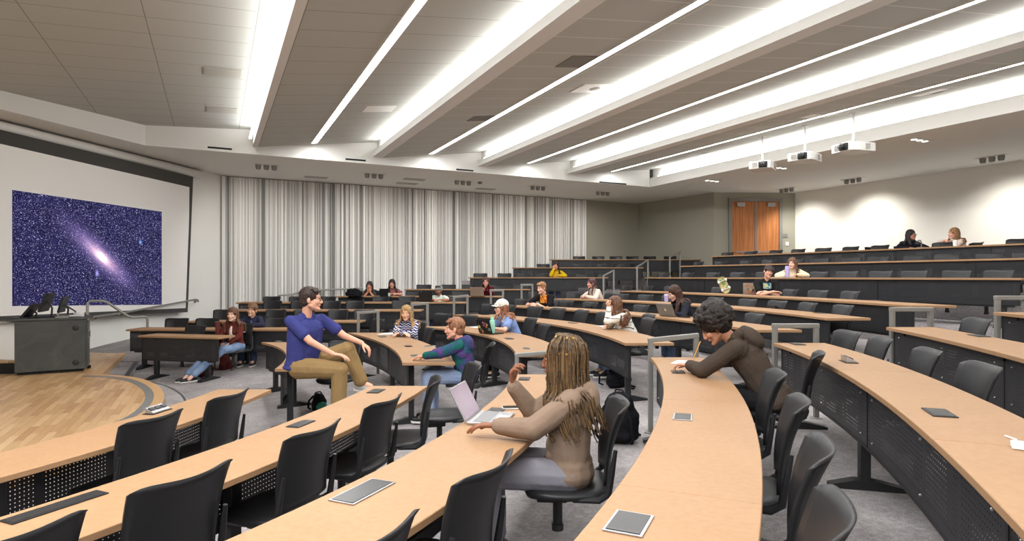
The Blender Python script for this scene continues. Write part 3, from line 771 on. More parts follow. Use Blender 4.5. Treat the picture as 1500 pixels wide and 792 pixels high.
# aisle half steps with pale nosings
def steps(px, Zs, w, zs, label_n):
    pass
def stepblock(p, d, w, l, z0, z1):
    """block whose front edge is centred on p, going l along d"""
    d = Vector(d).normalized(); n = Vector((-d.y, d.x)); p = Vector(p)
    b = MB(); b.prism([tuple(p-n*w/2), tuple(p-n*w/2+d*l), tuple(p+n*w/2+d*l), tuple(p+n*w/2)], z0, z1)
    tag(b.build('floor_step', M['carpet']), kind='structure')
    b = MB(); b.prism([tuple(p-n*w/2-d*.004), tuple(p-n*w/2+d*.05), tuple(p+n*w/2+d*.05), tuple(p+n*w/2-d*.004)], z1-.03, z1+.003)
    tag(b.build('trim_2', M['nosel']), kind='structure')
for k in (8, 9, 10):                              # M/F aisle and the camera-side aisle
    dz = (ZF[k-1]-ZF[k-2])/2
    m = ROWS['M%d' % k]
    pe = Vector(m.P[-1]); p = pe+Vector((-.42, .75))
    stepblock(p, (1, 0), 1.1, .32, ZF[k-2], ZF[k-2]+dz)
    pe = Vector(m.P[0]); p = Vector((m.P[0][0]-.42, 3.75 if k == 8 else 3.1))
    stepblock(p, (1, 0), 1.5, .32, ZF[k-2], ZF[k-2]+dz)
# ------------------------------------------------------------------ stage
SZ = .17
def P(px, py, z): p = at(px, py, z); return (p.x, p.y)
arc = [(135, 548), (182, 551), (212, 557), (230, 567), (237, 577), (235, 588), (224, 601), (204, 614), (170, 632), (120, 652)]
pts = [P(173, 517, SZ)]+[P(x, y, SZ) for x, y in arc]
pw = [tuple(A0+WD*3.0+WN*.0), tuple(A0+WD*14+WN*0)]
# the platform edge carries on round towards the camera-side and back to the front wall
last = Vector(pts[-1]); pts2 = [tuple(last+Vector((-.9, -1.1))), tuple(last+Vector((-2.4, -2.6))), tuple(last+Vector((-4.0, -3.4)))]
back0 = A0+WD*(Vector(pts[0])-A0).dot(WD)
outline = pts+pts2+[tuple(A0+WD*15.5), tuple(back0)]
b = MB(); b.prism(outline, .0, SZ-.002); tag(b.build('floor_stage', M['oak'], origin=(-3, 11, 0)), kind='structure')
def ribbon(pl, w0, w1, z0, z1, name, m, kind='structure', close=False):
    F, Bk = [], []
    for i, p in enumerate(pl):
        a = Vector(pl[max(0, i-1)]); c = Vector(pl[min(len(pl)-1, i+1)]); t = (c-a).normalized(); n = Vector((t.y, -t.x))
        F.append(tuple(Vector(p)+n*w0)); Bk.append(tuple(Vector(p)+n*w1))
    b = MB(); b.prism(F+Bk[::-1], z0, z1); return tag(b.build(name, m), kind=kind)
def sm(pl, n=4):
    out = []
    for i in range(len(pl)-1):
        p0 = Vector(pl[max(0, i-1)]); p1 = Vector(pl[i]); p2 = Vector(pl[i+1]); p3 = Vector(pl[min(len(pl)-1, i+2)])
        for j in range(n):
            t = j/n; out.append(tuple(.5*((2*p1)+(p2-p0)*t+(2*p0-5*p1+4*p2-p3)*t*t+(3*p1-p0-3*p2+p3)*t*t*t)))
    return out+[pl[-1]]
edge = sm(pts[1:]+pts2)
# which side is outside: test with stage centre
ctr = Vector((-4, 9.5))
def outside_sign(pl):
    a, c = Vector(pl[5]), Vector(pl[6]); t = (c-a).normalized(); n = Vector((t.y, -t.x)); return 1 if (a+n*.1-ctr).length > (a-ctr).length else -1
sg = outside_sign(edge)
ribbon(edge, -.09*sg, .025*sg, .0, SZ+.004, 'trim_3', M['oakrim'])
ribbon(edge, -.19*sg, -.09*sg, SZ-.05, SZ+.001, 'trim_4', M['grey_metal'])
e2 = [pts[0], P(150, 535, SZ), pts[1]]
ribbon(e2, -.14, .0, .0, SZ+.004, 'trim_5', M['oakrim'])
# upper platform behind the lectern
a_ = P(22, 530, SZ+.2)
up = [P(60, 528, SZ+.2), P(-120, 531, SZ+.2)]
o = Vector(up[0]); q = Vector(up[1]); wl = [A0+WD*((Vector(q)-A0).dot(WD)), A0+WD*((Vector(o)-A0).dot(WD))]
b = MB(); b.prism([tuple(o), tuple(q), tuple(wl[0]), tuple(wl[1])], SZ-.002, SZ+.2); tag(b.build('floor_upper_stage', M['oak'], origin=(-3, 11, 0)), kind='structure')
d = (q-o).normalized(); n = Vector((-d.y, d.x)); n = n if (o+n-ctr).length < (o-ctr).length else -n
b = MB(); b.prism([tuple(o+n*.001), tuple(q+n*.001), tuple(q+n*.03), tuple(o+n*.03)], SZ, SZ+.17); tag(b.build('trim_6', M['dark']), kind='structure')
# low carpeted step beside the stage
cz = .085
c1 = [P(173, 517, cz), P(208, 526, cz), P(190, 551, cz), P(222, 558, cz), P(250, 566, cz), P(268, 576, cz), P(276, 588, cz), P(270, 600, cz), P(255, 614, cz), P(225, 630, cz)]
cs_ = sm(c1[2:], 4)
b = MB(); b.prism(c1[:2]+cs_+[P(150, 640, cz), P(180, 590, cz), P(140, 555, cz)], 0, cz); tag(b.build('floor_low_step', M['carpet']), kind='structure')
ribbon(cs_, -.02*outside_sign(cs_), .05*outside_sign(cs_)*-1, cz-.02, cz+.003, 'trim_7', M['nosing'])
ribbon([P(202, 528, cz), P(195, 538, cz), P(186, 551, cz)], -.03, .05, cz-.02, cz+.003, 'trim_8', M['nosing'])
b = MB(); b.prism([P(172, 527.5, cz+.003), P(206, 527, cz+.003), P(206, 529.5, cz+.003), P(170, 530, cz+.003)], cz, cz+.003); tag(b.build('trim_9', M['nosing']), kind='structure')

# ------------------------------------------------------------------ lectern
Lz = SZ+.004
c0 = Vector(P(21, 550, Lz)); c1_ = Vector(P(125, 543, Lz)); dx = (c1_-c0).normalized(); W = (c1_-c0).length; rz = math.atan2(dx.y, dx.x)
e = empty('lectern', (c0.x, c0.y, Lz), rz, 'dark charcoal lectern cabinet with monitors on top, standing on the wooden stage', 'lectern')
Hh, Dp = .86, .62
b = MB(); b.box((W/2, Dp/2, Hh/2+.02), (W, Dp, Hh-.04)); b.build('cabinet_body', M['lectern'], e, bevel=.004)
b = MB(); b.box((W/2, Dp/2, .012), (W-.06, Dp-.06, .024)); b.build('plinth', M['dark'], e)
b = MB(); b.box((W/2-.03, Dp/2, Hh+.018), (W+.14, Dp+.06, .034)); b.build('worktop', M['lectern'], e, bevel=.006)
b = MB(); b.box((-.12, Dp/2-.1, Hh-.03), (.3, .3, .02)); b.build('side_shelf', M['grey_metal'], e, bevel=.003)
b = MB(); b.box((W+.015, Dp/2, Hh/2), (.03, Dp-.08, Hh-.12)); d_ = b.build('door', M['lectern'], e, bevel=.004)
b = MB(); b.tube([(W+.035, .12, Hh-.2), (W+.06, .12, Hh-.2), (W+.06, .12, Hh-.3), (W+.035, .12, Hh-.3)], .008, n=8); b.build('handle', M['alu'], d_)
for zz in (.15, Hh-.14):
    b = MB(); b.ell((W-.13, -.003, zz), (.045, .006, .045)); b.build('cable_port', M['blackm'], e, smooth=True)
b = MB(); b.lathe([(.03, 0), (.03, .05)], (W+.03, .35, -.0), n=12); b.build('caster', M['dark'], e)
R3 = lambda ax, ay, az: Matrix.Rotation(radians(az), 4, 'Z') @ Matrix.Rotation(radians(ay), 4, 'Y') @ Matrix.Rotation(radians(ax), 4, 'X')
zt = Hh+.036+Lz
def on_lect(x, y): v = Vector((x, y, 0)); c, s = cos(rz), sin(rz); return (c0.x+x*c-y*s, c0.y+x*s+y*c, zt)
def monitor(x, y, w, h, az, tilt, lab, grp, zc):
    p = on_lect(x, y); e = empty('monitor', p, rz+radians(az), lab, 'monitor', grp)
    b = MB(); Mx = Matrix.Translation((0, 0, zc)) @ Matrix.Rotation(radians(tilt), 4, 'X')
    b.box((0, 0, 0), (w, .035, h), M=Mx); b.build('housing', M['black'], e, bevel=.006)
    b = MB(); b.box((0, .019, 0), (w-.03, .004, h-.03), M=Mx); b.build('screen', M['darkglass'], e)
    b = MB(); b.tube([(0, -.06, .01), (0, -.07, zc*.6), (0, -.02, zc)], .014, n=8); b.build('stand_neck', M['blackm'], e)
    b = MB(); b.box((0, -.05, .007), (.22, .16, .012)); b.build('stand_base', M['blackm'], e, bevel=.004)
monitor(W*.42, .25, .50, .32, 82, 20, 'tall tilted black monitor on the lectern, nearest to the audience', 'lectern monitors', .25)
monitor(W*.64, .42, .42, .27, 84, 14, 'smaller black monitor on the lectern behind the tall one', 'lectern monitors', .20)
monitor(W*.20, .24, .42, .26, 80, 36, 'low tilted black touch screen at the stage side of the lectern', 'lectern monitors', .12)
def small(name, lab, cat, x, y, fn, grp=None):
    e = empty(name, on_lect(x, y), rz, lab, cat, grp); fn(e); return e
def doccam(e):
    b = MB(); b.box((0, 0, .015), (.2, .16, .03)); b.build('base', M['projw'], e, bevel=.008)
    b = MB(); b.tube([(.0, 0, .03), (-.02, 0, .09), (-.12, 0, .17), (-.19, 0, .19)], .012, n=8); b.build('arm', M['blackm'], e)
    b = MB(); b.ell((.03, 0, .045), (.08, .06, .03)); b.build('camera_head', M['projw'], e, smooth=True)
small('document_camera', 'pale document camera with bent black arm on the lectern top', 'document camera', W*.86, .18, doccam)
def tele(e):
    b = MB(); b.prism([(-.09, -.08), (.09, -.08), (.09, .08), (-.09, .08)], 0, lambda x, y: .02+.02*(y+.08)/.16); b.build('base', M['grey_metal'], e)
    b = MB(); b.cap((-.06, -.05, .045), (-.06, .06, .06), .018); b.build('handset', M['grey_metal'], e, smooth=True)
small('telephone', 'small grey desk phone on the front of the lectern top', 'telephone', W*.66, .07, tele)
def kb(e):
    b = MB(); b.box((0, 0, .01), (.3, .12, .014)); b.build('key_deck', M['blackm'], e, bevel=.003)
small('keyboard', 'thin black keyboard lying near the left edge of the lectern top', 'keyboard', W*.02, .05, kb)
b = MB(); r_ = random.Random(4); ptc = [(W*.66+.1*sin(i*.9)+.02*i, .12+.05*cos(i*1.3), .008) for i in range(12)]
e = empty('cable_bundle', on_lect(0, 0), rz, 'loose pale cables lying on the lectern top', 'cable'); b.tube(ptc, .006, n=6); b.build('cable_loop', M['alu'], e, smooth=True)

# ------------------------------------------------------------------ stage handrails
q0 = at(128, 533, SZ); Za = depth(q0.x, q0.y)
A_ = Vector(P(128, 528, SZ)); B_ = Vector(P(216, 533, .0))
Z1 = depth(*A_); Z2 = depth(*B_)
def pz(px, py, Z): return atZ(px, py, Z)
e = empty('stage_handrail', (A_.x, A_.y, SZ), 0, 'bent grey tube handrail at the stage steps beside the lectern', 'handrail')
O = Vector((A_.x, A_.y, SZ))
def zz(px): return Z1+(Z2-Z1)*(px-128)/88
path = [Vector((A_.x, A_.y, SZ)), pz(128, 443, Z1), pz(131, 440.5, zz(131)), pz(150, 440.5, zz(150)), pz(156, 442, zz(156)), pz(186, 462, zz(186)), pz(193, 464.5, zz(193)), pz(213, 463.5, zz(213)), pz(216, 466, Z2), Vector((B_.x, B_.y, .0))]
b = MB(); b.tube(path, .024, n=8); b.build('tube', M['grey_metal'], e, smooth=True, origin=O)
for p in (path[0], path[-1]):
    b = MB(); b.lathe([(.05, .002), (.05, .012), (.03, .014)], tuple(p)); b.build('base_flange', M['grey_metal'], e, origin=O)
f0, _ = onfront(137, 464, .34); f1, _ = onfront(180, 458, .34); f2, _ = onfront(286, 438.5, .34)
e = empty('wall_handrail', f0, 0, 'sloping grey handrail fixed to the white wall under the screen', 'handrail')
b = MB(); b.tube([f0+Vector((0, 0, -.03)), f0, f1, f2, f2+Vector((.05, .04, -.01)), f2+Vector((.07, .06, -.06))], .023, n=8); b.build('tube', M['grey_metal'], e, smooth=True, origin=f0)
for px, py in ((138, 465), (175, 460), (285, 441)):
    w, _ = onfront(px, py, .0); t, _ = onfront(px, py-1, .33)
    b = MB(); b.tube([w, w.lerp(t, .8)+Vector((0, 0, -.05)), t], .012, n=6); b.ell(w+Vector((WN.x, WN.y, 0))*.02, (.04, .04, .04)); b.build('wall_bracket', M['grey_metal'], e, smooth=True, origin=f0)

# ------------------------------------------------------------------ doors in the rear wall
dp, dq = Vector((15.2, 15.35)), Vector((17.75, 14.2)); dd = (dq-dp).normalized(); dn = Vector((-dd.y, dd.x)); dn = -dn if dn.x > 0 else dn
def ondoor(px, off=0):
    r = (px-CXP)/FL; dx_, dy_ = r*CA+SA, -r*SA+CA; B = dp+dn*off
    det = dd.x*(-dy_)+dx_*dd.y; t = ((-B.x)*(-dy_)+dx_*(-B.y))/det; return B+dd*t
L0, L1 = ondoor(1071.5), ondoor(1140); Zd = depth(*(L0+L1)/2); dtop = EYE-(295-HOR)*Zd/FL; zb = ZF[9]+.003
w = (L1-L0).length; ang = math.atan2(dd.y, dd.x)
for i in range(2):
    o = L0+dd*(w*i/2)
    e = empty('door_%d' % (i+1), (o.x, o.y, zb), ang); e['kind'] = 'structure'
    sgn = 1 if Vector((-dd.y, dd.x)).dot(dn) > 0 else -1
    b = MB(); b.box((w/4, sgn*.03, (dtop-zb)/2), (w/2-.014, .045, dtop-zb-.01)); b.build('door_leaf', M['door'], e)
    b = MB(); b.box((w/4, sgn*.1, .97), (w/2-.22, .03, .05)); b.box((w/4+(w/4-.12)*(1 if i == 0 else -1), sgn*.08, .97), (.1, .07, .09)); b.build('push_bar', M['alu'], e, bevel=.005)
    b = MB(); b.box((w/4+(-.12 if i == 0 else .12)*1.0, sgn*.09, dtop-zb-.12), (.26, .09, .13)); b.build('door_closer', M['alu'], e, bevel=.006)
e = empty('door_frame', (L0.x, L0.y, zb), ang); e['kind'] = 'structure'
b = MB(); H_ = dtop-zb
b.box((-.06, sgn*.03, H_/2+.05), (.11, .1, H_+.1)); b.box((w+.06, sgn*.03, H_/2+.05), (.11, .1, H_+.1)); b.box((w/2, sgn*.03, H_+.05), (w+.2, .1, .1)); b.box((w/2, sgn*.035, H_/2), (.07, .07, H_)); b.build('frame_member', M['grey_metal'], e)
p = ondoor(1149, .01); b = MB(); b.box((0, 0, 0), (.22, .02, .13)); tag(b.build('wall_sign', M['grey_metal'], loc=(p.x, p.y, EYE+60*20.6/FL)), 'small grey room sign on the wall beside the double doors', 'sign').rotation_euler = (0, 0, ang)
p = ondoor(1153, .01); b = MB(); b.box((0, 0, 0), (.11, .02, .13)); b.box((0, -.012, 0), (.03, .012, .06)); tag(b.build('light_switch', M['white'], loc=(p.x, p.y, EYE+48*20.6/FL), bevel=.003), 'white light switch beside the double doors, under the sign', 'light switch').rotation_euler = (0, 0, ang)

# ------------------------------------------------------------------ projectors
def projector(px, ztop, lensdir, yaw, lab):
    X0 = 11.45; r = (px-CXP)/FL; dx_, dy_ = r*CA+SA, -r*SA+CA; y = X0/dx_*dy_
    zc, _ = bayz(X0); zb_ = 4.30
    e = empty('projector', (X0, y, zb_), radians(yaw), lab, 'projector', 'hanging white projectors')
    b = MB(); b.prism([(-.3, -.21), (-.12, -.25), (.3, -.25), (.3, .2), (.24, .25), (-.3, .25)], -.085, .085); b.build('housing', M['projw'], e, bevel=.014)
    b = MB()
    for zz_ in range(-3, 4): b.box((-.285, .12, zz_*.017), (.04, .12, .007)); b.box((.1, -.247, zz_*.017), (.12, .012, .007))
    b.build('vent_grille', M['grilled'], e)
    b = MB(); b.box((-.31, -.06, 0), (.05, .19, .135)); b.build('lens_bay', M['dark'], e, bevel=.01)
    b = MB(); b.add(*(lambda v, f: (v, f))([], []))
    b.tube([(-.33, -.06, 0), (-.40, -.06, 0), (-.41, -.06, 0)], [.062, .062, .05], n=18); ln = b.build('lens_barrel', M['blackm'], e, smooth=True)
    b = MB(); b.ell((-.405, -.06, 0), (.012, .045, .045)); b.build('lens_glass', M['darkglass'], ln, smooth=True)
    b = MB(); b.box((0, 0, .1), (.24, .2, .02)); b.tube([(0, 0, .09), (0, 0, zc-zb_-.02)], .022, n=10); b.build('ceiling_pole', M['projw'], e)
    b = MB(); b.lathe([(.06, -.035), (.07, -.02), (.07, -.0)], (0, 0, zc-zb_-.0)); b.build('ceiling_flange', M['projw'], e)
    b = MB(); b.tube([(.02, 0, .09), (.02, 0, .16)], .035, n=10); b.build('swivel_joint', M['grey_metal'], e)
projector(1117, 0, 0, 32, 'white ceiling projector on a pole, lens towards the camera, nearest the double doors')
projector(1179, 0, 0, 18, 'white ceiling projector on a pole, middle one of the three')
projector(1250, 0, 0, -8, 'white ceiling projector on a pole with its lens pointing sideways, nearest the camera')
# ------------------------------------------------------------------ people
def organic(name, b, m, parent, voxel=.007, sm_it=4, noise_amp=0, noise_sc=12, dec=0):
    me = bpy.data.meshes.new('tmp'); me.from_pydata([Vector(v) for v in b.v], [], b.f); me.update()
    bm = bmesh.new(); bm.from_mesh(me); bmesh.ops.recalc_face_normals(bm, faces=bm.faces); bm.to_mesh(me); bm.free()
    o = bpy.data.objects.new('tmp', me); COL.objects.link(o)
    r = o.modifiers.new('r', 'REMESH'); r.mode = 'VOXEL'; r.voxel_size = voxel; r.use_smooth_shade = True
    if sm_it: q = o.modifiers.new('s', 'SMOOTH'); q.iterations = sm_it; q.factor = .6
    dg = bpy.context.evaluated_depsgraph_get(); dg.update()
    nm = bpy.data.meshes.new_from_object(o.evaluated_get(dg)); bpy.data.objects.remove(o); bpy.data.meshes.remove(me)
    nm.name = name
    if noise_amp:
        bm = bmesh.new(); bm.from_mesh(nm); bm.normal_update()
        for v in bm.verts:
            p = v.co*noise_sc; q = noise.noise(p)+.5*noise.noise(p*2.1+Vector((3, 1, 2)))
            v.co += v.normal*q*noise_amp
        bm.to_mesh(nm); bm.free()
    for p in nm.polygons: p.use_smooth = True
    nm.materials.clear(); nm.materials.append(m)
    ob = bpy.data.objects.new(name, nm); COL.objects.link(ob); ob.parent = parent
    return ob
def Rx(a): return Matrix.Rotation(radians(a), 3, 'X')
def Ry(a): return Matrix.Rotation(radians(a), 3, 'Y')
def Rz(a): return Matrix.Rotation(radians(a), 3, 'Z')
SKIN = {}
def skin(rgb):
    if rgb not in SKIN:
        t = NT('skin'); c = co(t); z = t.n('ShaderNodeTexNoise', i_Scale=9., i_Detail=4.); t.t.links.new(c, z.inputs[0])
        a = lin(rgb); d = (a[0]*.93, a[1]*.86, a[2]*.84, 1)
        t.bsdf(t.mix(z.outputs[0], a, d), .5, spec=.3, Subsurface_Weight=.08, Subsurface_Scale=.02); SKIN[rgb] = t.m
    return SKIN[rgb]
HAIRM = {}
def hairm(rgb, rgb2=None):
    k = (rgb, rgb2)
    if k not in HAIRM:
        rgb2 = rgb2 or tuple(min(255, int(v*1.5+12)) for v in rgb)
        t = NT('hair'); c = co(t); mp = t.n('ShaderNodeMapping'); mp.inputs['Scale'].default_value = (90, 90, 7); t.t.links.new(c, mp.inputs[0])
        z = t.n('ShaderNodeTexNoise', i_Scale=1., i_Detail=3., i_Distortion=.8); t.l(mp, 0, z, 0)
        t.bsdf(t.ramp(z.outputs[0], [(.38, lin(rgb)), (.66, lin(rgb2))]), .5, spec=.35, bump=z.outputs[0], bd=.008, bs=.9); HAIRM[k] = t.m
    return HAIRM[k]
CL = {}
def cloth(rgb, kind='plain', rgb2=None, rgb3=None):
    k = (rgb, kind, rgb2, rgb3)
    if k in CL: return CL[k]
    t = NT('cloth'); c = co(t); z = t.n('ShaderNodeTexNoise', i_Scale=7., i_Detail=5., i_Distortion=.6); t.t.links.new(c, z.inputs[0])
    sep = t.n('ShaderNodeSeparateXYZ'); t.t.links.new(c, sep.inputs[0]); X, Y, Z = sep.outputs[0], sep.outputs[1], sep.outputs[2]
    a = lin(rgb); base = t.mix(z.outputs[0], tuple(v*.86 for v in a[:3])+(1,), tuple(min(1, v*1.12) for v in a[:3])+(1,))
    def band(src, per, w, off=0.):
        return t.math('LESS_THAN', t.math('FRACT', t.math('MULTIPLY', t.math('ADD', src, 10+off), 1/per)), w)
    if kind == 'stripes':
        q = t.math('ADD', Z, t.math('MULTIPLY', t.math('SUBTRACT', z.outputs[0], .5), .10)); q = t.math('ADD', q, t.math('MULTIPLY', t.math('ABSOLUTE', X), .35))
        base = t.mix(band(q, .075, .13), base, lin(rgb2))
    elif kind == 'zigzag':
        tri = t.math('ABSOLUTE', t.math('SUBTRACT', t.math('FRACT', t.math('MULTIPLY', t.math('ADD', X, 10), 16.)), .5))
        q = t.math('ADD', Z, t.math('MULTIPLY', tri, .05))
        base = t.mix(band(q, .036, .32), base, lin(rgb2)); base = t.mix(band(q, .072, .14, .02), base, lin(rgb3))
    elif kind == 'plaid':
        base = t.mix(band(X, .06, .45), base, lin(rgb2)); base = t.mix(t.math('MULTIPLY', band(Z, .06, .45), .6), base, lin(rgb2))
    elif kind == 'dye':
        z2 = t.n('ShaderNodeTexNoise', i_Scale=6., i_Detail=3., i_Distortion=2.); t.t.links.new(c, z2.inputs[0])
        base = t.ramp(z2.outputs[0], [(.36, lin(rgb)), (.5, lin(rgb2)), (.64, lin(rgb3))])
    elif kind in ('print', 'text'):
        # printed patch on the chest: x within +-.1, z range given, front only
        zc, zh, xw = rgb3
        inx = t.math('LESS_THAN', t.math('ABSOLUTE', X), xw); inz = t.math('LESS_THAN', t.math('ABSOLUTE', t.math('SUBTRACT', Z, zc)), zh); fr = t.math('GREATER_THAN', Y, .06)
        m = t.math('MULTIPLY', t.math('MULTIPLY', inx, inz), fr)
        z3 = t.n('ShaderNodeTexNoise', i_Scale=26. if kind == 'print' else 55., i_Detail=3., i_Distortion=1.5); t.t.links.new(c, z3.inputs[0])
        if kind == 'print': base = t.mix(m, base, t.ramp(z3.outputs[0], [(.32, lin(rgb)), (.45, lin(rgb2[0])), (.6, lin(rgb2[1]))]))
        else: base = t.mix(t.math('MULTIPLY', m, t.math('GREATER_THAN', z3.outputs[0], .5)), base, lin(rgb2[0]))
    elif kind == 'jeans':
        z3 = t.n('ShaderNodeTexNoise', i_Scale=5., i_Detail=3.); t.t.links.new(c, z3.inputs[0]); base = t.ramp(z3.outputs[0], [(.35, lin(rgb)), (.65, lin(rgb2))])
    zf = t.n('ShaderNodeTexNoise', i_Scale=11., i_Detail=3., i_Distortion=1.2); t.t.links.new(c, zf.inputs[0])
    t.bsdf(base, .9, spec=.12, bump=zf.outputs[0], bd=.014, bs=.45)
    CL[k] = t.m; return t.m
M['eyew'] = simple('eye_white', (225, 220, 214), .3); M['iris'] = simple('iris', (40, 28, 20), .2); M['lens'] = None
M['sole'] = simple('white_sole', (215, 213, 208), .7)
def hand(b, W, f, n, side, curl=25, spread=1., s=1., thumb=1):
    """palm, four unequal fingers with knuckle bends and a thumb; n = the way the palm faces"""
    f = f.normalized(); n = (n-f*n.dot(f)).normalized(); w = f.cross(n)*side   # w points to the thumb side for side=+1 on the right hand
    curls = curl if isinstance(curl, (list, tuple)) else [curl*.9, curl, curl*1.05, curl*1.15]
    offs = [.030, .010, -.010, -.029]; lens = [.094, .104, .097, .077]
    for k in range(4):
        p0 = W+f*.012*s+w*offs[k]*.55*s; p1 = W+f*(.086-.004*abs(k-1))*s+w*offs[k]*s
        b.cap(p0, p1, .0135*s, .0115*s)
        L = lens[k]*s; a = 0; p = p1; d = f+w*(offs[k]*1.8*spread)
        d.normalize()
        for j, q in enumerate((.42, .32, .26)):
            a = curls[k]*(1, 1.15, .8)[j]; ax = w if side > 0 else -w
            # bend towards n
            rot = Quaternion(d.cross(n).normalized(), radians(a)); d = rot @ d; nn = rot @ n
            n_ = nn; p2 = p+d*L*q; b.cap(p, p2, (.0098, .0088, .008)[j]*s, (.0088, .008, .0068)[j]*s, n=10); p = p2
            if j < 2: n_keep = nn
            n, _n = nn, n
        n = (n if False else (n_base(W, f, n0=None) if False else n))
        n = N0[0] if False else n
        # restore palm normal for the next finger
        n = hand_n(f, n, NB[0])
    tb = W+f*.022*s+w*.022*s; t1 = tb+(f*.62+w*.62*thumb+hand_n(f, n, NB[0])*.30).normalized()*.044*s; t2 = t1+(f*.85+w*.28*thumb+hand_n(f, n, NB[0])*.35).normalized()*.034*s
    t3 = t2+(f*.9+w*.05+hand_n(f, n, NB[0])*.45).normalized()*.024*s
    b.cap(tb, t1, .0155*s, .0118*s); b.cap(t1, t2, .0112*s, .0098*s); b.cap(t2, t3, .0098*s, .0078*s)
NB = [None]; N0 = [None]
def hand_n(f, n, base): return base.copy()
def do_hand(b, W, f, n, side, **k):
    f = f.normalized(); NB[0] = (n-f*n.dot(f)).normalized(); hand(b, W, f, NB[0], side, **k)
def ik(S0, W, la, lf, pole):
    d = W-S0; L = d.length
    if L > (la+lf)*.985: W = S0+d*((la+lf)*.985/L); d = W-S0; L = d.length
    x = (la*la-lf*lf+L*L)/(2*L); h = math.sqrt(max(0, la*la-x*x)); u = d/L; p = pole-u*pole.dot(u); p.normalize()
    return S0+u*x+p*h, W
PCOUNT = [0]
def person(loc, rz, label, P_):
    """a seated figure; local +y is the way the pelvis faces, z=0 the floor under the chair"""
    g = P_.get; s = g('s', 1.0); fat = g('fat', 1.0); fem = g('fem', 0)
    root = empty('person', loc, rz, label, 'person', g('group'))
    near = depth(loc[0], loc[1]) < 7.5; vx = .0052 if near else .0075; vh = .0042 if near else .006
    hz = g('hz', .495)
    H = Vector((0, 0, hz)); R_ = Rz(g('twist', 0)) @ Rx(-g('lean', 6)) @ Ry(g('side', 0))
    R2 = Rz(g('twist', 0)) @ Rx(-g('lean', 6)-g('hunch', 6)) @ Ry(g('side', 0))
    def T(x, y, z):                                  # torso coordinates; the upper half hunches a bit more
        z *= s; y *= s; x *= s
        if z <= .22*s: return H+R_ @ Vector((x, y, z))
        k = H+R_ @ Vector((0, 0, .22*s)); f = min(1, (z-.22*s)/(.12*s)); Rm = R2 if f >= 1 else R_.lerp(R2, f) if hasattr(R_, 'lerp') else R2
        return k+Rm @ Vector((x, y, z-.22*s))
    sh = .172*(1.0-.10*fem)*(1+.25*(fat-1))
    SL, SR = T(-sh, -.005, .47), T(sh, -.005, .47)
    NT_ = T(0, .012, .60)
    Rh = Rz(g('hyaw', 0)) @ Rx(-g('hpitch', 0)) @ Ry(g('hroll', 0)); hs = g('hs', 1.0)
    HC = NT_+Rh @ Vector((0, .022, .092))*hs
    def Hd(x, y, z): return HC+Rh @ Vector((x, y, z))*hs
    Mh = Rh
    la, lf = .285*s, .245*s
    WL, WR = Vector(g('wl', (-.13, .36, .785))), Vector(g('wr', (.13, .36, .785)))
    EL, WL = ik(SL, WL, la, lf, Vector(g('pl', (-1, -.4, -.18)))); ER, WR = ik(SR, WR, la, lf, Vector(g('pr', (1, -.4, -.18))))
    KL, KR = Vector(g('kl', (-.11, .42, .50))), Vector(g('kr', (.11, .42, .50))); AL, AR = Vector(g('al', (-.11, .40, .085))), Vector(g('ar', (.11, .40, .085)))
    HL, HR = H+Vector((-.09, .01, -.005))*1, H+Vector((.09, .01, -.005))
    # ---- one continuous body
    b = MB(); w_ = fat
    def torso(b, e, wst=1.0):
        b.ell(T(0, 0, .03), ((.160*w_+e), (.118*w_+e), .115), M=R_); b.ell(T(0, .012*w_, .16), ((.128*w_*wst+e), (.100*w_+e), .15*s), M=R_)
        b.ell(T(0, .004, .345), ((.155*(1+.5*(w_-1))+e), (.108*w_+e), .165*s), M=R2)
        for sx in (-1, 1): b.cap(T(sx*.05*w_, .002, .06), T(sx*.055*w_, .0, .37), .098*w_+e, .100*w_+e)
        b.cap(T(-sh+.045, -.01, .452), T(sh-.045, -.01, .452), .062*s+e)
        for sx in (-1, 1): b.cap(T(sx*.10, -.014, .475), T(0, -.01, .535), .036+e*.6, .044+e*.4)
        if fem:
            for sx in (-1, 1): b.ell(T(sx*.066, .085, .335), .055+e)
    torso(b, -.012)
    b.cap(T(0, -.008, .50), NT_+Rh @ Vector((0, -.012, .035)), .052*(1 if fem < .5 else .9)*hs*(1+.3*(fat-1)), .050*hs)
    b.ell(Hd(0, -.012, .032), (.075*hs, .094*hs, .088*hs), M=Mh, n=24, m=16)
    b.ell(Hd(0, .018, -.040), (.059*hs*(1+.5*(fat-1)), .073*hs, .078*hs), M=Mh, n=20, m=14)
    for sx in (-1, 1):
        b.cap(Hd(sx*.050, .004, -.062), Hd(sx*.012, .068, -.102), .021*hs*fat, .019*hs); b.ell(Hd(sx*.034, .062, -.032), .027*hs)
        b.ell(Hd(sx*.077, -.006, -.012), (.010*hs, .019*hs, .030*hs), M=Mh)
        b.ell(Hd(sx*.009, .102, -.043), .0095*hs)
    b.cap(Hd(-.036, .079, .022), Hd(.036, .079, .022), .0125*hs); b.cap(Hd(0, .088, .012), Hd(0, .108, -.036), .0085*hs, .0115*hs)
    b.cap(Hd(-.017, .084, -.068), Hd(.017, .084, -.068), .0095*hs); b.ell(Hd(0, .074, -.106), .0185*hs)
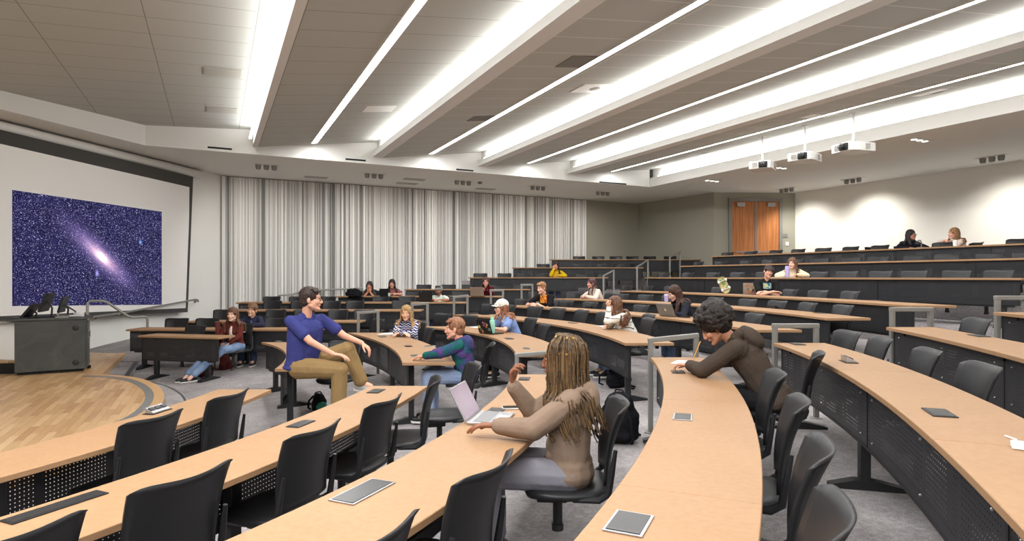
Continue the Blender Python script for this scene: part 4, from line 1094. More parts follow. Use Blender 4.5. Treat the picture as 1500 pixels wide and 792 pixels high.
    for S0, E0, W0, sd, hk in ((SL, EL, WL, -1, 'l'), (SR, ER, WR, 1, 'r')):
        b.cap(S0, E0, .046*(1 if not fem else .88)*(.5+.5*fat), .038*(1 if not fem else .9)); b.cap(E0, W0, .038*(1 if not fem else .9), .0255)
        fd = Vector(g('f'+hk, (W0-E0))).normalized(); nd = Vector(g('n'+hk, (0, 0, -1)))
        fd = (fd+.0*nd).normalized()
        do_hand(b, W0+fd*.008, fd, nd, -sd if False else sd*g('flip'+hk, 1), curl=g('curl'+hk, 22), s=g('hands', .97 if not fem else .9))
    for HJ, K, A_ in ((HL, KL, AL), (HR, KR, AR)):
        b.cap(HJ, K, .075*fat, .054); b.cap(K, A_, .050, .036); b.cap(A_, A_+Vector((0, .10, -.04)), .034, .03)
    organic('body', b, skin(g('skin', (214, 168, 140))), root, voxel=vh if near else vx, sm_it=3)
    # ---- face details
    for sx in (-1, 1):
        e = MB(); e.ell(Hd(sx*.029, .0750, .001), (.0135*hs, .0095*hs, .0075*hs), M=Mh); eo = e.build('eye', M['eyew'], root, smooth='all')
        e = MB(); e.ell(Hd(sx*.029, .0808, .001), (.0062*hs, .0045*hs, .0062*hs), M=Mh); e.build('iris', M['iris'], eo, smooth='all')
        e = MB(); e.tube([Hd(sx*.016, .0905, .021), Hd(sx*.032, .091, .0255), Hd(sx*.047, .082, .021)], [.0028*hs, .0034*hs, .002*hs], n=6); e.build('eyebrow', hairm(g('browc', g('hairc', (50, 36, 26)))), root, smooth=True)
    e = MB(); e.ell(Hd(0, .0915, -.0675), (.0205*hs, .006*hs, .0065*hs), M=Mh); sk = g('skin', (214, 168, 140)); e.build('lips', skin((int(sk[0]*.86), int(sk[1]*.66), int(sk[2]*.66))), root, smooth='all')
    if g('beard'):
        b = MB()
        for sx in (-1, 1): b.cap(Hd(sx*.056, .012, -.055), Hd(sx*.02, .074, -.105), .018*hs, .018*hs); b.cap(Hd(sx*.022, .092, -.062), Hd(sx*.024, .084, -.095), .006, .008)
        b.ell(Hd(0, .078, -.11), .02*hs); organic('beard', b, hairm(g('hairc')), root, voxel=.005, sm_it=1, noise_amp=.002, noise_sc=60)
    if g('glasses'):
        b = MB()
        for sx in (-1, 1):
            c_ = Hd(sx*.032, .103, -.002); pts = [c_+Rh @ Vector((.024*cos(q), -.001*abs(cos(q)), .018*sin(q)))*hs for q in [2*pi*i/16 for i in range(17)]]
            b.tube(pts, .0022, n=6, cap=False); b.tube([Hd(sx*.056, .098, .002), Hd(sx*.076, .04, .002), Hd(sx*.079, -.01, -.002)], .002, n=6)
        b.tube([Hd(-.008, .105, 0), Hd(.008, .105, 0)], .002, n=6); b.build('glasses', M['dark'], root, smooth=True)
    # ---- clothes
    def sleeves(b, e, long, e2=None):
        for S0, E0, W0 in ((SL, EL, WL), (SR, ER, WR)):
            e2_ = e if e2 is None else e2
            if long:
                b.cap(S0, E0, .050+e, .043+e2_); b.cap(E0, E0.lerp(W0, .93), .043+e2_, .030+e2_*.8)
            else:
                b.cap(S0, S0.lerp(E0, .62), .051+e, .050+e2_+.006)
    tk = g('top', 'tee'); e_ = {'tee': .011, 'hoodie': .019, 'sweater': .014, 'jacket': .013}[tk]; long = tk != 'tee'
    b = MB(); torso(b, e_, 1.04); sleeves(b, e_, long)
    # the hem lies over the lap
    b.ell(T(0, .0, .0), (.178*w_+e_*.6, .136*w_+e_*.6, g('hem', .100)), M=R_)
    if tk == 'hoodie':
        for q in range(9):
            a = pi+pi*q/8; c1 = T(.085*cos(a), -.055+.075*sin(a)*.9, .53-.0*q); c2 = c1
            b.ell(c1+Vector((0, 0, .0)), (.042, .04, .038))
        b.ell(T(0, -.125, .45), (.115, .062, .105), M=R2)
        for sx in (-1, 1): b.cap(T(sx*.085, -.04, .53), T(sx*.045, .075, .475), .03, .02)
        b.cap(T(-.09, .115, .10), T(.09, .115, .10), .03)
    if tk in ('sweater', 'tee', 'jacket'):
        nk = 10
        for q in range(nk):
            a = 2*pi*q/nk; b.ell(T(.062*cos(a), -.002+.058*sin(a), .522-.022*max(0, sin(a))), .016)
    to = organic('shirt' if tk == 'tee' else tk, b, g('topm'), root, voxel=vx, sm_it=9, noise_amp=.005 if long else .0035, noise_sc=9)
    if long:
        for E0, W0 in ((EL, WL), (ER, WR)):
            b = MB(); b.cap(E0.lerp(W0, .88), E0.lerp(W0, .985), .0345+e_*.35, .033+e_*.25); organic('cuff', b, g('topm'), to, voxel=vx, sm_it=2)
    if g('inner'):
        b = MB(); b.ell(T(0, .052, .30), (.062, .098*w_+e_*.2, .185*s), M=R2); b.ell(T(0, .05, .13), (.07, .105*w_, .13*s), M=R_); organic('inner_shirt', b, g('inner'), root, voxel=vx, sm_it=3)
    b = MB(); te = g('te', .016)
    b.ell(T(0, 0, .02), (.166*w_, .126*w_, .11), M=R_)
    cut = g('legcut', .93)
    for HJ, K, A_ in ((HL, KL, AL), (HR, KR, AR)):
        b.cap(HJ, K, .080*fat+te, .060+te); b.cap(K, K.lerp(A_, cut), .060+te*1.0, .046+te*1.25)
    organic('trousers', b, g('pantm', cloth((70, 82, 104), 'jeans', (92, 106, 130))), root, voxel=vx*1.1, sm_it=4, noise_amp=.005, noise_sc=8)
    for A_, fk in ((AL, 'fdl'), (AR, 'fdr')):
        fd = Vector(g(fk, g('fd', (0, 1, 0)))).normalized(); sdv = fd.cross(Vector((0, 0, 1))).normalized(); up = sdv.cross(fd)
        b = MB(); z0 = A_-up*.05
        b.cap(z0-fd*.04, z0+fd*.03, .038, .040); b.cap(z0+fd*.0-up*.004, z0+fd*.13-up*.012, .040, .034); b.cap(z0+fd*.13-up*.013, z0+fd*.175-up*.016, .034, .029); b.cap(A_, z0, .040, .04)
        so = organic('shoe', b, g('shoem', M['black']), root, voxel=.007, sm_it=2)
        b = MB(); 
        poly = [(-.085, 0), (-.07, .03), (0, .038), (.12, .043), (.19, .03), (.212, 0), (.19, -.03), (.12, -.043), (0, -.038), (-.07, -.03)]
        vs = [z0+fd*x+sdv*y-up*.047 for x, y in poly]+[z0+fd*x+sdv*y-up*.028 for x, y in poly]; n_ = len(poly)
        b.add(vs, [tuple(range(n_)), tuple(range(2*n_-1, n_-1, -1))]+[(i, (i+1) % n_, n_+(i+1) % n_, n_+i) for i in range(n_)]); b.build('sole', M['sole'], so)
    # ---- hair
    rr = random.Random(PCOUNT[0]*13+5); PCOUNT[0] += 1
    hk = g('hair', 'short'); hm = hairm(g('hairc', (50, 36, 26)), g('hairc2')); b = MB()
    down = Vector((0, 0, -1))
    def capshape(b, up=0., back=0., vol=0.):
        b.ell(Hd(0, -.020-back, .036+up), ((.086+vol)*hs, (.102+vol)*hs, (.094+vol)*hs), M=Mh, n=20, m=14)
        b.ell(Hd(0, -.050-back, -.015), ((.074+vol)*hs, (.062+vol)*hs, .075*hs), M=Mh)
    if hk == 'short':
        capshape(b, .004)
        for i in range(26):
            a = rr.uniform(-1.2, 1.2); b.cap(Hd(.07*sin(a), .01+.05*cos(a), .10), Hd(.085*sin(a)*.9, .03+.062*cos(a)+g('fringe', 0), .075-g('fringe', 0)*1.6), .016, .009)
        organic('hair', b, hm, root, voxel=.006, sm_it=1, noise_amp=.004, noise_sc=45)
    elif hk == 'curly':
        capshape(b, .02, vol=.022)
        for i in range(330):
            th = rr.uniform(0, 2*pi); z = rr.uniform(-.55, 1); q = math.sqrt(1-z*z)
            x, y = q*cos(th), q*sin(th)
            if y > .45 and z < .30: continue
            b.ell(Hd(x*.128, -.03+y*.132, .052+z*.122), rr.uniform(.018, .030), n=8, m=6)
        for i in range(26): b.ell(Hd(rr.uniform(-.07, .07), rr.uniform(.07, .098), rr.uniform(.06, .12)), rr.uniform(.012, .02), n=8, m=6)
        organic('hair', b, hm, root, voxel=.0048, sm_it=0, noise_amp=.004, noise_sc=110)
    elif hk in ('long', 'wavy', 'bob', 'pigtails'):
        capshape(b, .006, vol=.003)
        Ln = {'long': g('hl', .30), 'wavy': g('hl', .27), 'bob': .12, 'pigtails': .02}[hk]
        for i in range(64 if near else 46):
            a = rr.uniform(.98, 2*pi-.98)      # 0 = face
            x, y = sin(a), cos(a)
            st = Hd(x*.062, -.02+y*.06, .10); m1 = Hd(x*.091, -.024+y*.094, .01); m2 = Hd(x*.092, -.022+y*.096, -.075)
            pts = [st, m1, m2]; n_ = 5
            front = y > -.1
            for j in range(1, n_+1):
                f = j/n_; wv = (.010 if hk == 'wavy' else .004)*sin(f*9+i)
                p = m2+down*Ln*f*rr.uniform(.93, 1.05)+(Rh @ Vector((x*.028*sin(f*2.2)+wv, (.055 if front else -.03)*f+wv*.6, 0)))
                # keep off the chest and the shoulders
                tc = T(0, 0, .38); v = p-tc; R_t = .168 if tk == 'tee' else .180
                loc_ = R2.inverted() @ v
                if loc_.z < .14*s:
                    q = math.sqrt((loc_.x/(.20))**2+(loc_.y/(.135*fat))**2)
                    if q < 1 and q > 1e-3: loc_.x /= q; loc_.y /= q; p = tc+R2 @ loc_
                pts.append(p)
            rad = rr.uniform(.0095, .014)
            for j in range(len(pts)-1): b.cap(pts[j], pts[j+1], rad*(1-.06*j), rad*(1-.06*(j+1)), n=8)
        if hk == 'pigtails':
            for sx in (-1, 1):
                p = Hd(sx*.08, -.005, -.05)
                for j in range(9):
                    q = p+down*.034+Vector((sx*.004, .008*(j < 5), 0)); b.ell((p+q)/2, (.022-.001*j, .02-.001*j, .024)); p = q
        organic('hair', b, hm, root, voxel=.0055 if near else .0075, sm_it=1, noise_amp=.003 if hk != 'wavy' else .005, noise_sc=30)
    elif hk == 'braids':
        capshape(b, .0, vol=-.004); organic('hair', b, hm, root, voxel=.006, sm_it=1)
        bb = MB(); bd = MB()
        for i in range(150):
            a = 2*pi*i/150+rr.uniform(-.02, .02); x, y = sin(a), cos(a)
            if y > .80 or (y < -.2 and i % 3 == 0): continue
            lay = rr.uniform(-.004, .012); L_ = rr.uniform(.26, .38)
            top = Hd(rr.uniform(-.02, .02), rr.uniform(-.03, .04), .132+lay*.3)
            pts = [top]
            for q in (.35, .7, 1.0): pts.append(Hd(x*(.090+lay)*sin(q*pi/2), -.018+y*(.106+lay)*sin(q*pi/2), .036+(.094+lay)*cos(q*pi/2)))
            pts.append(Hd(x*(.094+lay), -.022+y*(.100+lay), -.035)); p = pts[-1].copy()
            sway = Vector(g('sway', (0, -.25, 0)))
            for j in range(9):
                p = p+(down+sway*(j/9)*1.1+Vector((rr.uniform(-.1, .1), rr.uniform(-.1, .1), 0))*.5+(Rh @ Vector((x*.10, y*.12, 0)))*(1 if j < 4 else .2)).normalized()*L_/9
                tc = T(0, 0, .30); lo = R2.inverted() @ (p-tc)
                if lo.z < .20*s:
                    q = math.sqrt((lo.x/.19)**2+(lo.y/.145)**2)
                    if 1e-3 < q < 1.0: lo.x /= q; lo.y /= q; p = tc+R2 @ lo
                pts.append(p.copy())
            # resample and pulse the radius like plaiting
            P2 = []; Rr = []
            for j in range(len(pts)-1):
                for q in range(5):
                    f = q/5; P2.append(pts[j].lerp(pts[j+1], f)); Rr.append(.0056*(1+.28*sin((j*5+q)*2.4))*(1-.35*(j/len(pts))))
            bb.tube(P2, Rr, n=6)
            if i % 9 == 0: bd.tube([P2[14], P2[15]], .0085, n=8)
            if i % 13 == 4: bd.tube([P2[5], P2[6]], .0085, n=8)
        ho = bb.build('braid', hairm(g('hairc'), g('hairc2')), root, smooth='all'); ho['kind'] = 'stuff'
        bd.build('hair_bead', M['gold'], ho, smooth=True)['kind'] = 'stuff'
    if g('cap'):
        b = MB(); b.ell(Hd(0, -.016, .050), (.094*hs, .110*hs, .090*hs), M=Mh, n=24, m=16); b.cap(Hd(-.05, .085, .052), Hd(.05, .085, .052), .016); 
        co_ = organic('cap', b, g('cap'), root, voxel=.006, sm_it=2)
        b = MB(); vs = []; 
        for z_ in (0, -.006):
            for i in range(13):
                a = -1.15+2.3*i/12; vs.append(Hd(.078*sin(a), -.0+.088*cos(a), .045+z_))
            for i in range(13):
                a = -1.15+2.3*i/12; vs.append(Hd(.078*sin(a), .055+.105*cos(a), .034+z_-.012*abs(sin(a))))
        fs = []
        for i in range(12): fs += [(i, i+1, 14+i, 13+i), (26+i, 39+i, 40+i, 27+i), (13+i, 14+i, 40+i, 39+i), (i, 26+i, 27+i, i+1)]
        fs += [(0, 13, 39, 26), (12, 38, 51, 25)]
        b.add(vs, fs); b.build('brim', g('cap'), co_, smooth=True)
    return root, dict(HC=HC, WL=WL, WR=WR, R=Rh, T=T)
M['gold'] = simple('gold_bead', (190, 150, 80), .3, .8)
def phi(f): return radians(-math.degrees(YAW)+f-90)
def seat_person(desk, px, py, f, label, P_, d=None, turn=None, chair_label=None, t=None, dx=0, xz=None):
    """put a figure on a chair behind a desk so that its head is in image column px; py = head centre row sets the torso length"""
    r = ROWS[desk]; d = r.D+.17 if d is None else d
    t = r.find(px, d-dx) if t is None else t; x, y = r.at(t, d); zf = r.floor(d)
    if xz: x, y = cw(*xz); zf = r.floor(r.D+.25)
    Z = depth(x, y); zh = EYE-(py-HOR)*Z/FL; s = (zh-zf-P_.get('hz', .495)-.11)/(.60*cos(radians(P_.get('lean', 6)+P_.get('hunch', 6)*.6))); s0 = s
    s = max(.76, min(1.08, s)); P_['s'] = s
    P_['hs'] = P_.get('hs', .97 if P_.get('fem') else 1.0)
    # desk top height in the figure's own coordinates
    dz = r.zd-zf-.74
    for k in ('wl', 'wr'):
        if k not in P_: P_[k] = (-.13 if k == 'wl' else .13, .38, .785)
        v = P_[k]; P_[k] = (v[0], v[1], v[2]+dz+.012)
    print('PERSON', label[:40], 'Z %.2f scale %.2f (wanted %.2f)' % (Z, s, s0))
    o, inf = person((x, y, zf+.0), phi(f), label, P_)
    if turn is None: turn = f
    place_chair(x-.0, y, zf+.0025, phi(turn), chair_label or 'black chair under the '+' '.join(label.split()[:11]), 'black lecture chairs')
    return o, inf
DBG = []
jeans = cloth((98, 118, 148), 'jeans', (132, 152, 182)); dkj = cloth((44, 52, 70), 'jeans', (60, 70, 92)); blk = cloth((28, 28, 31))
# man in blue sitting on the desk end
r = ROWS['M1']; X_, Y_ = cw(-(750-444)/FL*6.35, 6.35)
person((X_, Y_, .305), phi(-6), 'man in blue tee and khaki trousers perched on the desk end', dict(
    s=1.04, hem=.05, fat=1.2, lean=2, hunch=10, twist=-30, hyaw=12, hpitch=-2, hs=1.02, skin=(216, 166, 140), hairc=(38, 27, 22), hair='short', glasses=1, top='tee', topm=cloth((58, 62, 118)), pantm=cloth((142, 116, 78)),
    te=.026, kr=(.10, .44, .475), ar=(.10, .42, .05), kl=(-.16, .42, .66), al=(-.20, .56, .30), fd=(.1, 1, -.1), shoem=cloth((170, 168, 164)),
    wr=(.13, .44, .60), fr=(-.15, 1, -.15), nr=(0, -.1, -1), curlr=16, pr=(.9, -.3, -.5), wl=(-.10, .60, .735), fl=(.1, .8, -.55), nl=(0, -.5, -.85), curll=24, pl=(-.8, -.2, -.5)))
# woman with long braids and laptop
seat_person('N3', 832, 522, 176, 'woman in beige hoodie with long braids at a silver laptop', dict(
    fem=1, lean=-4, hunch=6, hyaw=-14, hpitch=-2, hs=1.02, skin=(128, 82, 58), hairc=(44, 31, 21), hairc2=(120, 92, 58), hair='braids', sway=(.0, -.45, 0), top='hoodie', topm=cloth((132, 112, 96)), pantm=cloth((126, 124, 132)),
    wl=(-.10, .37, .80), fl=(.1, .9, .0), curll=16, pl=(-.7, -.25, -.8), wr=(.10, .30, .97), fr=(-.05, .12, 1), nr=(-.1, -1, .1), curlr=42, pr=(.35, .2, -1)), dx=0)
# curly-haired man writing
seat_person('N4', 1062, 468, 152, 'curly-haired man in dark hoodie bending over to write', dict(
    lean=24, hunch=20, hyaw=14, hpitch=34, skin=(196, 142, 112), hairc=(24, 18, 15), hair='curly', top='hoodie', topm=cloth((70, 60, 52)), pantm=blk,
    wl=(.02, .62, .785), fl=(.1, .9, 0), curll=34, wr=(.20, .52, .785), fr=(-.5, .8, 0), curlr=34), xz=(1.93, 4.42))
seat_person('F1', 342, 458, -92, 'woman with long brown hair in maroon jacket at the stage-side desk', dict(
    fem=1, lean=4, hunch=4, hyaw=2, skin=(228, 188, 166), hairc=(70, 46, 32), hair='long', hl=.24, top='jacket', topm=cloth((92, 42, 36)), inner=cloth((222, 205, 196)), pantm=jeans, shoem=M['black'],
    wl=(-.06, .30, .60), wr=(.08, .30, .60), kr=(.16, .42, .48), kl=(.0, .42, .48), ar=(.46, .66, .085), al=(.36, .70, .085), fd=(.5, .8, 0)), t=.22, d=.70)
seat_person('F2', 372, 452, -84, 'young man in navy jacket sitting behind the woman in maroon', dict(
    lean=10, hyaw=-10, hroll=-10, skin=(226, 180, 154), hairc=(86, 62, 42), hair='short', fringe=.015, top='jacket', topm=cloth((44, 46, 66)), inner=cloth((84, 96, 130), 'text', ((210, 214, 226),), (.90, .05, .06)), pantm=dkj,
    wl=(-.06, .34, .785), wr=(.05, .34, .785)))
seat_person('M2', 591, 455, -96, 'woman with blond-brown hair in blue and white patterned shirt', dict(
    fem=1, lean=14, hunch=8, hyaw=3, skin=(226, 178, 150), hairc=(120, 84, 50), hairc2=(206, 168, 112), hair='wavy', hl=.17, top='jacket', topm=cloth((74, 78, 128), 'zigzag', (226, 220, 212), (38, 40, 82)), pantm=blk, shoem=M['sole'],
    wl=(.02, .38, .785), wr=(-.03, .44, .785), fl=(.6, .7, 0), fr=(-.7, .6, 0)), dx=.1)
seat_person('M2', 683, 478, 176, 'young man in green and purple dyed hoodie turned sideways', dict(
    lean=8, hunch=8, hyaw=4, skin=(226, 168, 142), hairc=(110, 74, 52), hair='short', top='hoodie', topm=cloth((28, 92, 80), 'dye', (50, 66, 104), (92, 58, 112)), pantm=cloth((120, 136, 166), 'jeans', (146, 160, 188)),
    wl=(-.16, .44, .785), wr=(.14, .40, .785), curll=12, curlr=12), t=.12, d=.72)
seat_person('M3', 757, 447, -158, 'woman in white cap, glasses and light blue tee at a stickered laptop', dict(
    fem=1, lean=20, hunch=10, hyaw=-4, skin=(232, 184, 160), hairc=(104, 66, 44), hair='bob', glasses=1, cap=cloth((226, 222, 212)), top='tee', topm=cloth((126, 148, 196), 'print', ((210, 218, 236), (236, 238, 246)), (.88, .07, .09)), pantm=blk, shoem=M['black'],
    wl=(-.10, .42, .785), wr=(.12, .42, .785)))
seat_person('M4', 926, 443, -172, 'woman in white sweater with black stripes resting her chin', dict(
    fem=1, lean=22, hunch=12, hyaw=-2, skin=(222, 176, 150), hairc=(74, 48, 32), hair='wavy', hl=.20, top='sweater', topm=cloth((226, 222, 212), 'stripes', (36, 36, 42)), pantm=jeans,
    wr=(.02, .34, .785), fr=(-.6, .7, 0), wl=(-.05, .36, 1.03), fl=(.05, .3, .9), nl=(.3, -.9, 0), curll=58, pl=(-.4, .1, -1)))
seat_person('M5', 1012, 425, -166, 'woman with very long dark hair in black jacket typing', dict(
    fem=1, lean=16, hunch=12, hyaw=-4, hpitch=22, skin=(214, 168, 146), hairc=(40, 24, 18), hairc2=(84, 50, 36), hair='long', hl=.30, top='jacket', topm=cloth((36, 38, 48)), pantm=cloth((96, 112, 140)),
    wl=(-.10, .42, .785), wr=(.10, .42, .785)))
seat_person('M5', 806, 419, -128, 'young man with short fair hair in black tee with orange print', dict(
    lean=20, hunch=10, hyaw=-8, hpitch=8, skin=(230, 186, 162), hairc=(120, 84, 54), hair='short', top='tee', topm=cloth((34, 32, 36), 'print', ((206, 84, 30), (240, 190, 80)), (.90, .09, .085)), pantm=dkj,
    wl=(.06, .40, .785), wr=(.16, .40, .785), fl=(.5, .8, 0), fr=(-.6, .7, 0)))
seat_person('M6', 880, 413, -158, 'woman with two dark plaits in cream top at a silver laptop', dict(
    fem=1, lean=18, hunch=8, hyaw=-6, skin=(214, 160, 142), hairc=(60, 36, 36), hair='pigtails', top='sweater', topm=cloth((216, 200, 186)), pantm=dkj, wl=(-.09, .42, .785), wr=(.1, .42, .785)))
seat_person('F8', 816, 388, -104, 'woman in bright yellow top with hand on her cheek', dict(
    fem=1, lean=10, skin=(206, 150, 122), hairc=(46, 26, 22), hair='long', hl=.24, top='sweater', topm=cloth((208, 172, 26)), pantm=dkj, wr=(.06, .24, .98), fr=(-.05, .1, .95), nr=(0, -1, 0), curlr=40, pr=(.5, 0, -1)))
seat_person('F6', 712, 411, -92, 'heavy-set person with long hair and glasses in red plaid shirt', dict(
    lean=10, fat=1.18, skin=(220, 166, 150), hairc=(64, 36, 34), hair='long', hl=.09, glasses=1, top='jacket', topm=cloth((128, 26, 40), 'plaid', (44, 14, 22)), pantm=dkj, wl=(.0, .26, .90), wr=(.06, .25, .86), curll=45, curlr=45))
seat_person('F5', 645, 424, -96, 'man in grey cap and pale mint tee at a dark laptop', dict(
    lean=10, hyaw=-16, skin=(178, 124, 98), hairc=(36, 26, 22), hair='short', beard=1, cap=cloth((140, 146, 142)), top='tee', topm=cloth((204, 216, 206)), pantm=dkj, wl=(-.12, .38, .785), wr=(.1, .38, .785)))
seat_person('F6', 543, 420, -88, 'woman in dark top resting her chin on both hands', dict(
    fem=1, lean=16, skin=(198, 140, 114), hairc=(34, 24, 22), hair='long', hl=.14, top='tee', topm=cloth((62, 60, 58)), pantm=dkj, wl=(-.03, .25, .83), wr=(.03, .25, .83), fl=(.1, .1, .9), fr=(-.1, .1, .9), nl=(.5, -.8, 0), nr=(-.5, -.8, 0), curll=60, curlr=60, pl=(-.6, .5, -1), pr=(.6, .5, -1)))
seat_person('F6', 575, 414, -88, 'woman with long dark hair in dusty pink tee', dict(
    fem=1, lean=8, skin=(206, 152, 128), hairc=(30, 22, 22), hair='long', hl=.26, top='tee', topm=cloth((136, 88, 86)), pantm=dkj, wl=(-.1, .34, .785), wr=(.0, .36, .785)))
seat_person('M7', 1119, 396, -96, 'person with short dark hair in black tee with colourful print, arms folded', dict(
    lean=12, hyaw=4, hroll=-10, skin=(222, 174, 150), hairc=(38, 28, 24), hair='short', fringe=.03, top='tee', topm=cloth((32, 32, 34), 'print', ((70, 150, 190), (214, 200, 90)), (.92, .06, .075)), pantm=dkj,
    wl=(.08, .30, .80), wr=(-.08, .33, .80), fl=(1, .2, 0), fr=(-1, .2, 0), pl=(-1, .1, -.4), pr=(1, .1, -.4)))
seat_person('M8', 1162, 384, -122, 'woman with long brown hair in cream sweater at the eighth desk', dict(
    fem=1, lean=14, hyaw=-10, skin=(228, 188, 168), hairc=(78, 54, 42), hair='long', hl=.24, top='sweater', topm=cloth((226, 208, 176)), pantm=dkj))
seat_person('M10', 1330, 343, -104, 'woman with dark hair and glasses in black top by the back wall', dict(
    fem=1, lean=8, hyaw=40, skin=(196, 142, 118), hairc=(28, 24, 24), hair='long', hl=.16, glasses=1, top='sweater', topm=cloth((36, 34, 42)), pantm=blk), d=1.5)
seat_person('M10', 1411, 340, 174, 'woman in cream jumper by the back wall holding a cup', dict(
    fem=1, lean=16, hyaw=2, skin=(220, 168, 146), hairc=(96, 66, 46), hairc2=(176, 132, 88), hair='long', hl=.14, top='sweater', topm=cloth((222, 200, 186)), pantm=dkj, wl=(-.06, .36, .80), wr=(.08, .34, .90), curlr=50), d=1.2)

x_, y_ = cw(-.60, 5.45); place_chair(x_, y_, .075, phi(-162), 'empty black chair swung out in the aisle before the young man in the dyed hoodie', 'black lecture chairs')
# image columns of the chair backs seen behind every desk; (column, turn in degrees)
CH = {
'N1': [235, 346], 'N2': [30, 283, 471, 574, (628, 14)], 'N3': [556, 727], 'N4': [('w', 1.475, 3.6), ('w', 1.218, 2.83), ('w', .92, 2.09), ('w', .647, 1.53)],
'N5': [1250, 1297, 1367, 1450, 1640], 'N6': [1440, 1560],
'M1': [(505, 60)], 'M2': [551, 609, 634, (664, 70)], 'M3': [650, 690, 778, 802], 'M4': [718, 748, 788, 821, 856, 891, 954],
'M5': [767, 831, 867, 898, 942, 988, 1109], 'M6': [842, 912, 948, 984, 1050, 1100, 1144, 1188, 1241],
'M7': [886, 920, 951, 985, 1055, 1141, 1161, 1204, 1249], 'M8': [976, 1010, 1047, 1083, 1123, 1202, 1245, 1293, 1343, 1405, 1463],
'M9': [1025, 1058, 1095, 1128, 1167, 1204, 1250, 1290, 1341, 1391, 1451, 1510], 'M10': [1069, 1102, 1138, 1171, 1209, 1247, 1290, 1382, 1465, 1496],
'F1': [289], 'F2': [263, 308, 405, 445], 'F3': [301, 332, 405, 447, 496, 536], 'F4': [400, 440, 486, 520, 560, 590], 'F5': [400, 437, 480, 521, 558, 597, 671],
'F6': [520, 607, 675], 'F7': [622, 658, 686, 729, 762], 'F8': [704, 738, 766, 794, 849, 880], 'F9': [795, 848, 877, 904, 930], 'F10': [847, 876, 901, 925, 950, 980]}
PEOPLE_AT = {}                                   # filled by the people section: desk name -> list of columns
for n, L in CH.items():
    r = ROWS[n]; d = r.D-.10
    L2 = []
    for q in L:
        if isinstance(q, tuple) and q[0] == 'w':
            w = Vector(cw(q[1], q[2])); t = min((( (Vector(r.at(r.len*i/300, r.D+.20))-w).length, r.len*i/300) for i in range(-20, 301)))[1]; L2.append((t, 0, 0)); continue
        px, turn = q if isinstance(q, tuple) else (q, 0)
        t = r.find(px, r.D+.20); L2.append((t, px, turn))
    # order from the camera-side aisle end
    L2.sort(key=lambda a: a[0] if r.sec in 'MF' else -a[0])
    for i, (t, px, turn) in enumerate(L2):
        extra = .32 if turn and turn != 14 else 0
        if n == 'N2' and turn: extra = .06
        if n == 'M2' and turn == 70: t, extra = -.25, .15
        if n == 'M1' and turn: t, extra = r.find(505, .7), .15
        x, y = r.at(t, d+extra); nn = r.fr(t)[2]
        if min(hypot(x-a, y-c) for a, c in CHAIRS) < .50: continue
        jit = rnd.uniform(-6, 6) if depth(x, y) > 4 else rnd.uniform(-3, 3)
        rz = math.atan2(-nn[1], -nn[0])-pi/2+radians(turn+jit)
        z = r.floor(d+.1)+.0025
        end = {'N': 'counted from its far end', 'M': 'counted from its camera-side end', 'F': 'counted from its aisle end'}[r.sec]
        lab = 'black chair, %s from the %s, at the %s desk of the %s bank' % (ORD[i], 'far end' if r.sec == 'N' else ('near end' if r.sec == 'M' else 'aisle'), NUM[r.k-1], {'N': 'camera-side', 'M': 'middle', 'F': 'pleated-wall'}[r.sec])
        if turn and n == 'M2': lab = 'empty black chair swung out into the aisle behind the boy in the green hoodie'
        if turn and n == 'M1': lab = 'empty black chair swung out under the desk where the man in blue sits'
        if turn == 14: lab = 'empty black chair turned at the far end of the second desk nearest the camera'
        place_chair(x, y, z, rz, lab, 'black lecture chairs')

# ------------------------------------------------------------------ things on the desks
def ondesk(desk, px, py, d=.2):
    r = ROWS[desk]
    if r.k >= 8:
        q = r.at(r.find(px, d), d); return Vector((q[0], q[1], r.zd)), r
    return at(px, py, r.zd), r
def row_rz(r, p):
    t = min(((Vector(r.at(r.len*i/200, .25))-Vector((p.x, p.y))).length, r.len*i/200) for i in range(201))[1]
    tg = r.fr(t)[1]; return math.atan2(tg[1], tg[0])
M['plate'] = simple('dark_module_lid', (40, 40, 40), .3); M['grey'] = simple('mid_grey_plastic', (120, 120, 120), .5); M['sock'] = simple('socket_black', (18, 18, 18), .4)
def module(desk, px, py, l, w, kind, lab, frame='blackm'):
    p, r = ondesk(desk, px, py); rz = row_rz(r, p)
    e = empty('power_module', (p.x, p.y, r.zd+.0008), rz, lab, 'power module', 'flush power modules in the desk tops')
    b = MB(); b.box((0, 0, .0025), (l, w, .005)); b.build('rim', M[frame], e, bevel=.002)
    if kind == 'flat':
        b = MB(); b.box((0, 0, .0055), (l-.018, w-.018, .003)); b.build('lid', M['plate'], e, bevel=.001)
    else:                                        # raised wedge with sockets
        b = MB(); h = .045 if kind == 'pop' else .04
        b.prism([(-l/2+.012, -w/2+.01), (l/2-.012, -w/2+.01), (l/2-.012, w/2-.012), (-l/2+.012, w/2-.012)], .005, lambda x, y: .008+h*(y+w/2)/w)
        b.build('socket_block', M['alu' if kind == 'pop' else 'plate'], e, bevel=.002)
        n = 3 if l > .15 else 2
        for i in range(n):
            b = MB(); x = (i-(n-1)/2)*l/(n+.4); Mx = Matrix.Translation((x, 0, .012+h*.5)) @ Matrix.Rotation(math.atan2(h, w), 4, 'X'); b.box((0, 0, 0), (l/(n+1.6), w*.34, .006), M=Mx); b.build('socket', M['sock'], e)
